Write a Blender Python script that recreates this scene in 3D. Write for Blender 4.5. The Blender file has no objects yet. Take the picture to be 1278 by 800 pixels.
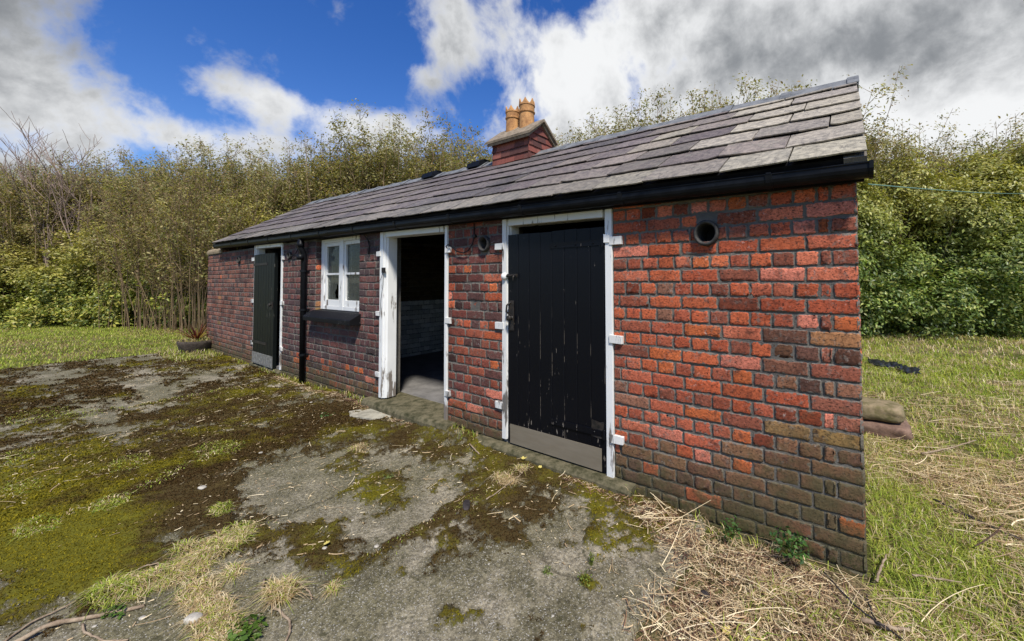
import bpy, bmesh, math, random
import numpy as np
from mathutils import Matrix, Vector

# ------------------------------------------------------------------ camera, sky, sun, exposure
R = math.radians
scn = bpy.context.scene
COL = scn.collection
RNG = np.random.default_rng(7)
random.seed(7)

FPX, CX, CY, YAW, PIT, ROL = 487.27, 729.0, 333.9, 0.59748, 0.03162, -0.00603
CAM = np.array([0.0, -2.28, 1.40])
_cp, _sp, _cy, _sy = math.cos(PIT), math.sin(PIT), math.cos(YAW), math.sin(YAW)
_right = np.array([_cy, _sy, 0.0])
_up0 = np.array([_sy * _sp, -_cy * _sp, _cp])
_fwd = np.array([-_sy * _cp, _cy * _cp, _sp])
_c, _s = math.cos(ROL), math.sin(ROL)
_cx = _c * _right + _s * _up0
_cyv = -_s * _right + _c * _up0
cam_data = bpy.data.cameras.new('camera')
cam = bpy.data.objects.new('camera', cam_data)
COL.objects.link(cam)
M = Matrix.Identity(4)
for i in range(3):
    M[i][0], M[i][1], M[i][2], M[i][3] = _cx[i], _cyv[i], -_fwd[i], CAM[i]
cam.matrix_world = M
cam_data.sensor_width = 36.0
cam_data.lens = 36.0 * FPX / 1278.0
cam_data.shift_x = -(CX - 639.0) / 1278.0
cam_data.shift_y = -(400.0 - CY) / 1278.0
cam_data.clip_start, cam_data.clip_end = 0.05, 2000.0
scn.camera = cam

SUN_AZ, SUN_EL = R(130.0), R(54.0)          # azimuth from +Y towards +X
to_sun = Vector((math.sin(SUN_AZ) * math.cos(SUN_EL), math.cos(SUN_AZ) * math.cos(SUN_EL), math.sin(SUN_EL)))
sd = bpy.data.lights.new('sun', 'SUN')
sd.energy, sd.angle, sd.color = 3.5, R(7.0), (1.0, 0.95, 0.87)
sun = bpy.data.objects.new('sun', sd)
sun.rotation_euler = to_sun.to_track_quat('Z', 'Y').to_euler()
COL.objects.link(sun)

scn.view_settings.view_transform = 'Standard'
scn.view_settings.look = 'None'
scn.view_settings.gamma = 1.0
scn.view_settings.exposure = 0.72
scn.view_settings.use_curve_mapping = False
scn.cycles.use_denoising = True
scn.cycles.max_bounces = 8
scn.cycles.transparent_max_bounces = 12


def ray(px, py):
    x, y = (px - CX) / FPX, -(py - CY) / FPX
    return _cx * x + _cyv * y + _fwd


def G(px, py, z=0.0):
    r = ray(px, py)
    t = (z - CAM[2]) / r[2]
    return CAM[0] + r[0] * t, CAM[1] + r[1] * t


class NT:
    """small helper for node trees"""
    def __init__(s, tree):
        s.t = tree
        tree.nodes.clear()

    def n(s, kind, ins=None, **props):
        nd = s.t.nodes.new('ShaderNode' + kind)
        for k, v in props.items():
            setattr(nd, k, v)
        for k, v in (ins or {}).items():
            sock = nd.inputs[k]
            if isinstance(v, tuple) and len(v) == 2 and hasattr(v[0], 'outputs'):
                s.t.links.new(v[0].outputs[v[1]], sock)
            elif hasattr(v, 'outputs'):
                s.t.links.new(v.outputs[0], sock)
            elif hasattr(v, 'is_output'):
                s.t.links.new(v, sock)
            else:
                if isinstance(v, tuple) and len(v) == 3 and sock.type == 'RGBA':
                    v = v + (1.0,)
                sock.default_value = v
        return nd

    def m(s, op, a, b=None, c=None, clamp=False):
        ins = {0: a}
        if b is not None: ins[1] = b
        if c is not None: ins[2] = c
        return s.n('Math', ins, operation=op, use_clamp=clamp)

    def mix(s, f, a, b, blend='MIX'):
        nd = s.n('Mix', {0: f}, data_type='RGBA', blend_type=blend)
        for i, v in ((6, a), (7, b)):
            if isinstance(v, tuple) and not hasattr(v[0], 'outputs'):
                nd.inputs[i].default_value = v if len(v) == 4 else v + (1.0,)
            elif isinstance(v, tuple):
                s.t.links.new(v[0].outputs[v[1]], nd.inputs[i])
            elif hasattr(v, 'is_output'):
                s.t.links.new(v, nd.inputs[i])
            else:
                s.t.links.new(v.outputs[0], nd.inputs[i])
        return nd.outputs[2]

    def ss(s, v, lo, hi, a=0.0, b=1.0):
        return s.n('MapRange', {0: v, 1: lo, 2: hi, 3: a, 4: b}, interpolation_type='SMOOTHSTEP').outputs[0]


world = bpy.data.worlds.new('World')
scn.world = world
world.use_nodes = True


def build_sky():
    w = NT(world.node_tree)
    tc = w.n('TexCoord')
    d = w.n('VectorMath', {0: (tc, 'Generated')}, operation='NORMALIZE')
    sep = w.n('SeparateXYZ', {0: d})
    az = w.m('ARCTAN2', (sep, 0), (sep, 1))
    el = w.m('ARCSINE', (sep, 2))
    sky = w.n('TexSky', sky_type='NISHITA', sun_disc=False, sun_elevation=SUN_EL, sun_rotation=SUN_AZ,
              altitude=0.0, air_density=1.0, dust_density=0.3, ozone_density=2.2)
    base = w.n('HueSaturation', {'Hue': 0.517, 'Saturation': 1.36, 'Value': 0.98, 'Color': sky})
    # warped cloud noise on a flattened dome
    inv = w.m('DIVIDE', 1.0, w.m('ADD', w.m('MAXIMUM', (sep, 2), 0.0), 0.32))
    px_ = w.m('MULTIPLY', (sep, 0), inv)
    py_ = w.m('MULTIPLY', (sep, 1), inv)
    dome = w.n('CombineXYZ', {0: px_, 1: py_, 2: 0.0})
    mixv = w.n('Mix', {0: 0.22, 4: d, 5: dome}, data_type='VECTOR')
    vec = (mixv, 1)
    warp = w.n('TexNoise', {'Vector': vec, 'Scale': 2.6, 'Detail': 3.0})
    wv = w.n('VectorMath', {0: (warp, 'Color'), 3: 0.13}, operation='SCALE')
    v2 = w.n('VectorMath', {0: vec, 1: wv}, operation='ADD')
    n1 = w.n('TexNoise', {'Vector': v2, 'Scale': 6.2, 'Detail': 10.0, 'Roughness': 0.56})
    n2 = w.n('TexNoise', {'Vector': v2, 'Scale': 15.0, 'Detail': 8.0, 'Roughness': 0.6})

    def blob(px, py, sa, se, amp):
        r = ray(px, py)
        a0 = math.atan2(r[0], r[1]); e0 = math.asin(r[2] / np.linalg.norm(r))
        u = w.m('DIVIDE', w.m('SUBTRACT', az, a0), R(sa))
        v = w.m('DIVIDE', w.m('SUBTRACT', el, e0), R(se))
        q = w.m('MULTIPLY_ADD', v, v, w.m('MULTIPLY', u, u))
        return w.m('MULTIPLY', w.m('EXPONENT', w.m('MULTIPLY', q, -1.0)), amp)

    def add(items):
        acc = None
        for it in items:
            b = blob(*it)
            acc = b if acc is None else w.m('ADD', acc, b)
        return acc
    dens = add([(10, 50, 8, 7, .24), (190, 160, 13, 3.2, .24), (-60, 150, 16, 6, .24), (60, 20, 8, 6, .10), (230, 60, 3, 3, .10), (440, 20, 3, 3, .08),
                (480, 165, 11, 3.4, .30), (420, 150, 8, 3, .10), (570, 25, 7, 6, .24), (650, 90, 6, 8, .12),
                (800, 60, 16, 14, .42), (1050, 60, 22, 20, .50), (1300, 90, 20, 20, .45), (700, 130, 9, 7, .22),
                (330, 25, 15, 6, -.12), (420, 80, 9, 3, -.07), (180, 70, 6, 5, -.10), (270, 98, 4.5, 2.4, .22), (345, 125, 4.5, 1.8, .20), (520, 92, 3.5, 1.6, .22), (560, 60, 3, 2, .12), (255, 40, 5, 2, .12), (400, 130, 4, 1.5, .10), (720, 5, 4, 3, -.18), (590, 110, 3.5, 4, -.10)])
    den = w.m('ADD', w.m('MULTIPLY_ADD', (n1, 0), 1.55, dens), -0.415)
    fine = w.m('MULTIPLY', w.m('SUBTRACT', (n2, 0), 0.5), 0.42)
    den = w.m('ADD', den, fine)
    alpha = w.ss(den, 0.43, 0.80)
    grey = add([(20, 50, 12, 9, .62), (930, 60, 15, 7, .34), (1180, 45, 15, 6, .50), (1278, 20, 14, 8, .25),
                (840, 110, 9, 6, .20), (720, 70, 7, 6, -.40), (1180, 150, 14, 4.5, -.60), (700, 95, 6, 4, -.3), (220, 140, 12, 5, -.2)])
    shade = w.m('ADD', grey, w.m('MULTIPLY', w.m('SUBTRACT', (n1, 0), 0.47), 2.4))
    shade = w.m('ADD', shade, w.m('MULTIPLY', w.m('SUBTRACT', (n2, 0), 0.5), 1.3))
    gf = w.ss(shade, -0.25, 1.15)
    ccol = w.mix(gf, (0.84, 0.85, 0.86), (0.235, 0.25, 0.27))
    bg_sky = w.n('Background', {'Color': base, 'Strength': 0.095})
    bg_cl = w.n('Background', {'Color': ccol, 'Strength': 0.66})
    sh = w.n('MixShader', {0: alpha, 1: bg_sky, 2: bg_cl})
    w.n('OutputWorld', {'Surface': sh})


build_sky()


# ------------------------------------------------------------------ helpers
def lin(r, g, b):
    return tuple((c / 255.0 / 12.92) if c <= 10 else ((c / 255.0 + 0.055) / 1.055) ** 2.4 for c in (r, g, b))


def L3(*rgb):
    return np.array(lin(*rgb))


def tag(o, label=None, cat=None, group=None, kind=None):
    if label: o['label'] = label
    if cat: o['category'] = cat
    if group: o['group'] = group
    if kind: o['kind'] = kind
    return o


def empty(name, loc=(0, 0, 0)):
    o = bpy.data.objects.new(name, None)
    o.location = loc
    o.empty_display_size = 0.1
    COL.objects.link(o)
    return o


def np_mesh(name, V, F, mat, col=None, smooth=True, parent=None, mats=None):
    V = np.asarray(V, np.float32).reshape(-1, 3)
    F = np.asarray(F, np.int32)
    k = F.shape[1]
    me = bpy.data.meshes.new(name)
    me.vertices.add(len(V)); me.vertices.foreach_set('co', V.ravel())
    me.loops.add(F.size); me.loops.foreach_set('vertex_index', F.ravel())
    me.polygons.add(len(F)); me.polygons.foreach_set('loop_start', np.arange(0, F.size, k, dtype=np.int32))
    me.update(calc_edges=True)
    me.polygons.foreach_set('use_smooth', np.full(len(F), smooth))
    if col is not None:
        c = np.asarray(col, np.float32)
        if c.shape[1] == 3: c = np.hstack([c, np.ones((len(c), 1), np.float32)])
        at = me.color_attributes.new('Col', 'FLOAT_COLOR', 'POINT')
        at.data.foreach_set('color', c.ravel())
    me.materials.append(mat)
    o = bpy.data.objects.new(name, me)
    COL.objects.link(o)
    if parent is not None: o.parent = parent
    return o


class MB:
    """collects simple shapes, builds ONE mesh object"""
    def __init__(s):
        s.v, s.f = [], []

    def add(s, vs, fs):
        b = len(s.v)
        s.v += [tuple(v) for v in vs]
        s.f += [tuple(i + b for i in f) for f in fs]

    def box(s, x0, x1, y0, y1, z0, z1, tilt=0.0, jit=0.0):
        j = lambda: random.uniform(-jit, jit) if jit else 0.0
        vs = []
        for z in (z0, z1):
            for x, y in ((x0, y0), (x1, y0), (x1, y1), (x0, y1)):
                vs.append((x + j(), y + j(), z + tilt * x + j()))
        s.add(vs, [(0, 3, 2, 1), (4, 5, 6, 7), (0, 1, 5, 4), (1, 2, 6, 5), (2, 3, 7, 6), (3, 0, 4, 7)])

    def tube(s, pts, rad, seg=8, caps=True):
        pts = [Vector(p) for p in pts]
        if not hasattr(rad, '__len__'): rad = [rad] * len(pts)
        vs, fs = [], []
        for i, p in enumerate(pts):
            t = (pts[min(i + 1, len(pts) - 1)] - pts[max(i - 1, 0)]).normalized()
            a = t.orthogonal().normalized() if i == 0 else (a - t * a.dot(t)).normalized()
            b = t.cross(a)
            for k in range(seg):
                an = 2 * math.pi * k / seg
                vs.append(p + (a * math.cos(an) + b * math.sin(an)) * rad[i])
        for i in range(len(pts) - 1):
            for k in range(seg):
                k2 = (k + 1) % seg
                fs.append((i * seg + k, i * seg + k2, (i + 1) * seg + k2, (i + 1) * seg + k))
        if caps:
            fs.append(tuple(range(seg - 1, -1, -1)))
            fs.append(tuple((len(pts) - 1) * seg + k for k in range(seg)))
        s.add(vs, fs)

    def lathe(s, prof, c, seg=24, axis='z', sx=1.0, sy=1.0):
        """prof: (radius, height) list"""
        vs, fs = [], []
        for r, h in prof:
            for k in range(seg):
                an = 2 * math.pi * k / seg
                u, v = r * math.cos(an) * sx, r * math.sin(an) * sy
                vs.append((c[0] + u, c[1] + v, c[2] + h) if axis == 'z' else (c[0] + u, c[1] + h, c[2] + v))
        for i in range(len(prof) - 1):
            for k in range(seg):
                k2 = (k + 1) % seg
                q = (i * seg + k, i * seg + k2, (i + 1) * seg + k2, (i + 1) * seg + k)
                fs.append(q if axis == 'z' else q[::-1])
        s.add(vs, fs)

    def prism(s, prof, x0, x1, tilt=0.0):
        """profile of (y, z) extruded along x"""
        n = len(prof)
        vs = [(x, y, z + tilt * x) for x in (x0, x1) for y, z in prof]
        fs = [(i, (i + 1) % n, n + (i + 1) % n, n + i) for i in range(n)]
        fs += [tuple(range(n - 1, -1, -1)), tuple(range(n, 2 * n))]
        s.add(vs, fs)

    def build(s, name, mat, parent=None, smooth=False, bevel=0.0, sub=0):
        me = bpy.data.meshes.new(name)
        me.from_pydata(s.v, [], s.f)
        bm = bmesh.new(); bm.from_mesh(me)
        if bevel:
            bmesh.ops.bevel(bm, geom=[e for e in bm.edges if len(e.link_faces) == 2 and e.calc_face_angle(0) > 0.6], offset=bevel,
                            segments=2, affect='EDGES', profile=0.6, clamp_overlap=True)
        bmesh.ops.recalc_face_normals(bm, faces=bm.faces)
        bm.to_mesh(me); bm.free()
        me.polygons.foreach_set('use_smooth', [smooth] * len(me.polygons))
        me.materials.append(mat)
        o = bpy.data.objects.new(name, me)
        COL.objects.link(o)
        if parent is not None: o.parent = parent
        return o


def _hash(ix, iy, seed):
    h = (ix.astype(np.int64) * 374761393 + iy.astype(np.int64) * 668265263 + seed * 1442695041) & 0xFFFFFFFF
    h = ((h ^ (h >> 13)) * 1274126177) & 0xFFFFFFFF
    return ((h ^ (h >> 16)) & 0xFFFF) / 65535.0


def vnoise(x, y, seed=0):
    x, y = np.asarray(x, float), np.asarray(y, float)
    ix, iy = np.floor(x), np.floor(y)
    fx, fy = x - ix, y - iy
    fx, fy = fx * fx * (3 - 2 * fx), fy * fy * (3 - 2 * fy)
    ix, iy = ix.astype(np.int64), iy.astype(np.int64)
    a, b = _hash(ix, iy, seed), _hash(ix + 1, iy, seed)
    c, d = _hash(ix, iy + 1, seed), _hash(ix + 1, iy + 1, seed)
    return (a * (1 - fx) + b * fx) * (1 - fy) + (c * (1 - fx) + d * fx) * fy


def fbm(x, y, seed=0, oct=4, gain=0.5):
    s, a, t = 0.0, 1.0, 0.0
    for i in range(oct):
        s = s + a * vnoise(np.asarray(x) * 2 ** i + i * 17.3, np.asarray(y) * 2 ** i - i * 9.1, seed + i)
        t += a; a *= gain
    return s / t


def smooth(v, lo, hi):
    t = np.clip((v - lo) / (hi - lo), 0, 1)
    return t * t * (3 - 2 * t)


# ------------------------------------------------------------------ materials
def mat_new(name):
    m = bpy.data.materials.new(name)
    m.use_nodes = True
    return m, NT(m.node_tree)


def finish(w, col, rough=0.8, bump=None, bstr=0.4, bdist=0.01, spec=0.3, metal=0.0, extra=None):
    ins = {'Base Color': col, 'Roughness': rough, 'Specular IOR Level': spec, 'Metallic': metal}
    if extra: ins.update(extra)
    if bump is not None:
        ins['Normal'] = w.n('Bump', {'Strength': bstr, 'Distance': bdist, 'Height': bump})
    b = w.n('BsdfPrincipled', ins)
    w.n('OutputMaterial', {'Surface': b})
    return b


def noise(w, scale, detail=4.0, rough=0.55, vec=None, stretch=None):
    tc = w.n('TexCoord')
    v = (tc, 'Object')
    if stretch:
        v = w.n('Mapping', {'Vector': v, 'Scale': stretch})
    return w.n('TexNoise', {'Vector': v, 'Scale': scale, 'Detail': detail, 'Roughness': rough})


def mat_brick():
    m, w = mat_new('weathered_brick')
    c = w.n('VertexColor', layer_name='Col')
    n1 = noise(w, 70, 5, 0.65)
    n2 = noise(w, 16, 4, 0.6)
    n3 = noise(w, 230, 3, 0.6)
    n4 = noise(w, 38, 6, 0.7)
    n5 = noise(w, 5.5, 3, 0.55)
    n6 = noise(w, 95, 6, 0.75, stretch=(0.7, 0.7, 1.3))
    n7 = noise(w, 28, 5, 0.7)
    col = w.mix(w.ss((n1, 0), 0.28, 0.72), (0.74, 0.72, 0.70), (1.30, 1.28, 1.25))
    col = w.mix(1.0, (c, 'Color'), col, 'MULTIPLY')
    col = w.mix(w.ss((n2, 0), 0.53, 0.72, 0, 0.62), col, (0.052, 0.032, 0.027))       # soot and firing marks
    col = w.mix(w.ss((n3, 0), 0.62, 0.70, 0, 0.5), col, (0.030, 0.020, 0.016))       # pits
    n10 = noise(w, 11, 5, 0.7)
    col = w.mix(w.ss((n10, 0), 0.52, 0.66, 0, 0.5), col, w.mix(1.0, col, (0.42, 0.34, 0.31), 'MULTIPLY'))     # smoked patches inside the bricks
    col = w.mix(w.m('MULTIPLY', w.ss((n6, 0), 0.535, 0.59), w.ss((n7, 0), 0.38, 0.58, 0.15, 0.95)), col, (0.038, 0.022, 0.018))   # chips and fire cracks
    fl = w.m('MULTIPLY', w.ss((n4, 0), 0.57, 0.68), w.ss((n5, 0), 0.46, 0.62))
    col = w.mix(w.m('MULTIPLY', fl, 0.5), col, (0.62, 0.56, 0.50))                   # lime bloom
    tc = w.n('TexCoord'); sp = w.n('SeparateXYZ', {0: (tc, 'Object')})
    n8 = noise(w, 42, 4, 0.6); n9 = noise(w, 3.2, 3, 0.5)
    cree = w.m('ADD', (c, 'Alpha'), w.m('ADD', w.m('MULTIPLY', w.m('SUBTRACT', (n8, 0), 0.5), 1.7), w.m('MULTIPLY', w.m('SUBTRACT', (n9, 0), 0.5), 0.9)))
    mcol = w.mix((n1, 0), (0.080, 0.072, 0.060), (0.22, 0.20, 0.17))
    col = w.mix(w.ss(cree, 0.56, 0.34), col, mcol)                                                           # uneven pointing over the edges
    big = noise(w, 1.7, 5, 0.65)
    col = w.mix(w.ss((big, 0), 0.46, 0.66, 0, 0.55), col, w.mix(1.0, col, (0.36, 0.32, 0.30), 'MULTIPLY'))     # grime in broad drifts
    smear = w.m('MULTIPLY', w.ss((n7, 0), 0.53, 0.64), w.ss((n5, 0), 0.42, 0.58))
    col = w.mix(w.m('MULTIPLY', smear, 0.6), col, (0.17, 0.15, 0.125))                                     # mortar smeared over the faces
    zz = w.m('ADD', (sp, 2), w.m('MULTIPLY', w.m('SUBTRACT', (n2, 0), 0.5), 0.8))
    zz = w.m('SUBTRACT', zz, w.ss((sp, 0), -0.75, 0.0, 0.0, 0.34))
    alg = w.m('MULTIPLY', w.ss(zz, 0.46, 0.04), w.ss((n5, 0), 0.28, 0.60, 0.35, 0.92))
    col = w.mix(alg, col, w.mix((n4, 0), (0.036, 0.034, 0.016), (0.135, 0.108, 0.050)))  # damp algae at the foot
    gz = w.m('MULTIPLY', w.ss(w.m('ADD', (sp, 2), w.m('MULTIPLY', (n2, 0), 0.22)), 0.30, 0.10), w.ss((n7, 0), 0.40, 0.58))
    col = w.mix(w.m('MULTIPLY', gz, 0.8), col, (0.045, 0.050, 0.014))
    h = w.m('ADD', w.m('MULTIPLY', (n1, 0), 0.45), w.m('SUBTRACT', w.m('MULTIPLY', (n7, 0), 0.9), w.ss((n6, 0), 0.54, 0.60, 0, 0.5)))
    finish(w, col, 0.86, h, 0.8, 0.006, 0.22)
    return m


def mat_mortar():
    m, w = mat_new('old_mortar')
    n1 = noise(w, 45, 5, 0.65); n2 = noise(w, 4, 3); n3 = noise(w, 160, 3)
    col = w.mix((n1, 0), (0.075, 0.068, 0.057), (0.235, 0.215, 0.182))
    col = w.mix(w.ss((n2, 0), 0.40, 0.62, 0, 0.7), col, (0.085, 0.08, 0.075))
    tc = w.n('TexCoord'); sp = w.n('SeparateXYZ', {0: (tc, 'Object')})
    zz = w.m('ADD', (sp, 2), w.m('MULTIPLY', w.m('SUBTRACT', (n1, 0), 0.5), 0.4))
    col = w.mix(w.ss(zz, 0.38, 0.05, 0, 0.8), col, (0.06, 0.056, 0.028))
    finish(w, col, 0.95, w.m('ADD', (n1, 0), (n3, 0)), 0.8, 0.006, 0.1)
    return m


def mat_paint(name, base, dirt, dirt_lo=0.55, dirt_hi=0.72, amount=0.7, rough=0.5, stretch=(1, 1, 0.18), scale=18, spec=0.4, low=None, boards=None):
    """old paint over timber; flaking shows what is beneath"""
    m, w = mat_new(name)
    n1 = noise(w, scale, 6, 0.62, stretch=stretch)
    n2 = noise(w, 3.0, 3, 0.5)
    n3 = noise(w, 90, 3, 0.5, stretch=(1, 1, 0.15))
    f = w.m('ADD', (n1, 0), w.m('MULTIPLY', w.m('SUBTRACT', (n2, 0), 0.5), 0.25))
    if low is not None:
        tc = w.n('TexCoord'); sp = w.n('SeparateXYZ', {0: (tc, 'Object')})
        f = w.m('ADD', f, w.ss((sp, 2), low[0], low[1], low[2], 0.0))
    fl = w.ss(f, dirt_lo, dirt_hi, 0, amount)
    if boards:
        tcb = w.n('TexCoord'); sb = w.n('SeparateXYZ', {0: (tcb, 'Object')})
        fr = w.m('ABSOLUTE', w.m('SUBTRACT', w.m('FRACT', w.m('ADD', w.m('DIVIDE', w.m('SUBTRACT', (sb, 0), boards[0]), boards[1]), 0.5)), 0.5))
        nb_ = noise(w, 14, 5, 0.65, stretch=(1, 1, 0.5))
        ln = w.m('MULTIPLY', w.ss(fr, 0.026, 0.008), w.m('MULTIPLY', w.ss((nb_, 0), 0.53, 0.60), w.ss((sb, 2), 1.3, 0.8, 0.0, 0.45)))
        fl = w.m('MAXIMUM', fl, ln)
    var = w.mix((n2, 0), tuple(c * 0.84 for c in base), tuple(min(1, c * 1.12) for c in base))
    col = w.mix(fl, var, w.mix((n3, 0), tuple(c * 0.5 for c in dirt), dirt))
    finish(w, col, w.m('ADD', w.m('MULTIPLY', fl, 0.3), rough), w.m('SUBTRACT', w.m('MULTIPLY', (n3, 0), 0.3), fl), 0.5, 0.003, spec)
    return m


def mat_slate():
    m, w = mat_new('roof_slate')
    c = w.n('VertexColor', layer_name='Col')
    n1 = noise(w, 26, 6, 0.68); n2 = noise(w, 7, 5, 0.62); n3 = noise(w, 110, 3); n4 = noise(w, 13, 5, 0.7, stretch=(2.2, 0.6, 0.6))
    col = w.mix(1.0, (c, 'Color'), w.mix(w.ss((n1, 0), 0.3, 0.7), (0.60, 0.60, 0.60), (1.40, 1.38, 1.33)), 'MULTIPLY')
    col = w.mix(w.ss((n2, 0), 0.52, 0.66, 0, 0.38), col, (0.205, 0.190, 0.150))     # pale lichen film
    col = w.mix(w.ss((n4, 0), 0.55, 0.68, 0, 0.6), col, (0.052, 0.046, 0.046))      # damp dark streaks
    col = w.mix(w.ss((n3, 0), 0.60, 0.72, 0, 0.6), col, (0.36, 0.35, 0.30))
    h = w.m('ADD', (n1, 0), w.m('ADD', w.m('MULTIPLY', (n3, 0), 0.3), w.m('MULTIPLY', (n4, 0), 0.8)))
    finish(w, col, w.ss((n1, 0), 0.3, 0.7, 0.55, 0.8), h, 0.7, 0.006, 0.25)
    return m


def mat_simple(name, c0, c1, scale=20, rough=0.7, bstr=0.4, bd=0.004, spec=0.3, detail=5, stretch=None, metal=0.0):
    m, w = mat_new(name)
    n1 = noise(w, scale, detail, 0.6, stretch=stretch); n2 = noise(w, scale * 5, 3, 0.5, stretch=stretch)
    f = w.m('ADD', w.m('MULTIPLY', (n1, 0), 0.75), w.m('MULTIPLY', (n2, 0), 0.25))
    col = w.mix(w.ss(f, 0.3, 0.7), c0, c1)
    finish(w, col, rough, f, bstr, bd, spec, metal)
    return m


def mat_leaf(name, trans=0.35, rough=0.45, spec=0.35):
    m, w = mat_new(name)
    c = w.n('VertexColor', layer_name='Col')
    p = w.n('BsdfPrincipled', {'Base Color': (c, 'Color'), 'Roughness': rough, 'Specular IOR Level': spec})
    t = w.n('BsdfTranslucent', {'Color': w.mix(1.0, (c, 'Color'), (1.25, 1.3, 0.6), 'MULTIPLY')})
    w.n('OutputMaterial', {'Surface': w.n('MixShader', {0: trans, 1: p, 2: t})})
    return m


def mat_col(name, rough=0.8, spec=0.2, nscale=60):
    m, w = mat_new(name)
    c = w.n('VertexColor', layer_name='Col')
    n = noise(w, nscale, 4)
    col = w.mix(1.0, (c, 'Color'), w.mix((n, 0), (0.6, 0.6, 0.6), (1.35, 1.35, 1.35)), 'MULTIPLY')
    finish(w, col, rough, (n, 0), 0.4, 0.004, spec)
    return m


def mat_yard():
    m, w = mat_new('mossy_concrete')
    c = w.n('VertexColor', layer_name='Col')           # r moss, g tone, b crack
    s = w.n('SeparateColor', {0: (c, 'Color')})
    n1 = noise(w, 7, 6, 0.62); n2 = noise(w, 60, 5, 0.7); n3 = noise(w, 220, 3, 0.6); n4 = noise(w, 22, 5, 0.65); n5 = noise(w, 1.3, 4, 0.6); n6 = noise(w, 150, 2, 0.5)
    conc = w.mix(w.ss((n1, 0), 0.3, 0.7), (0.150, 0.131, 0.094), (0.335, 0.296, 0.222))
    conc = w.mix(w.ss((n5, 0), 0.34, 0.58, 0.1, 0.85), conc, (0.110, 0.100, 0.052))   # green-brown algae film
    n7 = noise(w, 2.6, 6, 0.68)
    conc = w.mix(w.ss((n7, 0), 0.46, 0.64, 0, 0.55), conc, (0.070, 0.062, 0.036))   # damp dark stains
    conc = w.mix(1.0, conc, w.mix(w.ss((n2, 0), 0.3, 0.7), (0.50, 0.50, 0.48), (1.55, 1.53, 1.48)), 'MULTIPLY')
    conc = w.mix(w.ss((n6, 0), 0.60, 0.66, 0, 0.8), conc, (0.42, 0.40, 0.35))       # exposed aggregate
    conc = w.mix(w.ss((n3, 0), 0.56, 0.66, 0, 0.85), conc, (0.040, 0.036, 0.026))
    conc = w.mix(w.ss((n4, 0), 0.57, 0.68, 0, 0.75), conc, (0.050, 0.047, 0.022))    # dark lichen spots
    moss_d = w.mix((n2, 0), (0.016, 0.011, 0.005), (0.095, 0.066, 0.020))
    moss_g = w.mix((n2, 0), (0.036, 0.036, 0.004), (0.160, 0.146, 0.014))
    tone = w.m('ADD', (s, 1), w.m('MULTIPLY', w.m('SUBTRACT', (n4, 0), 0.5), 0.9))
    moss = w.mix(w.ss(tone, 0.25, 0.75), moss_d, moss_g)
    f = w.m('ADD', (s, 0), w.m('ADD', w.m('MULTIPLY', w.m('SUBTRACT', (n4, 0), 0.5), 1.1), w.m('MULTIPLY', w.m('SUBTRACT', (n2, 0), 0.5), 0.7)))
    ff = w.ss(f, 0.38, 0.62)
    col = w.mix(ff, conc, moss)
    col = w.mix((s, 2), col, (0.018, 0.016, 0.008))
    h = w.m('ADD', w.m('MULTIPLY', (n2, 0), 0.9), w.m('ADD', w.m('MULTIPLY', (n3, 0), 0.4), w.m('MULTIPLY', ff, 0.8)))
    finish(w, col, 0.92, h, 0.8, 0.008, 0.15)
    return m


def mat_ground():
    m, w = mat_new('rough_turf_soil')
    n1 = noise(w, 1.1, 5, 0.6); n2 = noise(w, 18, 5, 0.65); n3 = noise(w, 90, 4)
    g = w.mix((n2, 0), (0.035, 0.042, 0.010), (0.13, 0.135, 0.035))
    s = w.mix((n3, 0), (0.09, 0.07, 0.035), (0.30, 0.235, 0.12))
    col = w.mix(w.ss((n1, 0), 0.42, 0.60), g, s)
    finish(w, col, 0.95, w.m('ADD', (n2, 0), (n3, 0)), 0.9, 0.02, 0.1)
    return m


M_BRICK, M_MORTAR = mat_brick(), mat_mortar()
M_WHITE = mat_paint('white_gloss_paint', (0.74, 0.74, 0.71), (0.16, 0.12, 0.085), 0.60, 0.68, 0.9, 0.42, low=(0.2, 0.55, 0.16))
M_DIRTYW = mat_paint('flaking_white_paint', (0.68, 0.67, 0.63), (0.10, 0.085, 0.07), 0.57, 0.65, 0.9, 0.5, low=(0.2, 1.1, 0.10))
M_BLACK = mat_paint('black_gloss_paint', (0.0030, 0.0034, 0.0055), (0.42, 0.36, 0.29), 0.69, 0.73, 0.55, 0.36, stretch=(1, 1, 0.28), scale=42, low=(0.24, 0.50, 0.095), spec=0.18, boards=(-2.300, 0.1144))
M_GREEN = mat_paint('dark_green_door_paint', (0.004, 0.0055, 0.0048), (0.30, 0.28, 0.22), 0.67, 0.72, 0.6, 0.5, spec=0.2)
M_FASCIA = mat_simple('black_fascia_paint', (0.004, 0.004, 0.006), (0.013, 0.013, 0.016), 14, 0.6, 0.3, spec=0.15)
M_PVC = mat_simple('black_gutter_plastic', (0.004, 0.0045, 0.006), (0.010, 0.011, 0.013), 9, 0.42, 0.15, spec=0.15)
M_IRON = mat_simple('black_iron', (0.008, 0.008, 0.008), (0.035, 0.028, 0.022), 40, 0.55, 0.5)
M_PLATE = mat_simple('grey_brown_kick_plate', (0.160, 0.134, 0.094), (0.205, 0.175, 0.128), 5, 0.62, 0.08, stretch=(0.4, 1, 2))
M_TIN = mat_simple('dull_tin_plate', (0.10, 0.10, 0.095), (0.24, 0.24, 0.22), 24, 0.5, 0.5)
M_SLATE = mat_slate()
M_RIDGE = mat_simple('grey_ridge_tile', (0.085, 0.09, 0.095), (0.20, 0.205, 0.205), 11, 0.7, 0.5)
M_POT = mat_simple('buff_chimney_pot', (0.25, 0.12, 0.05), (0.58, 0.31, 0.12), 14, 0.85, 0.6)
M_TILE = mat_col('red_hung_tile', 0.8, 0.2, 40)
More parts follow.
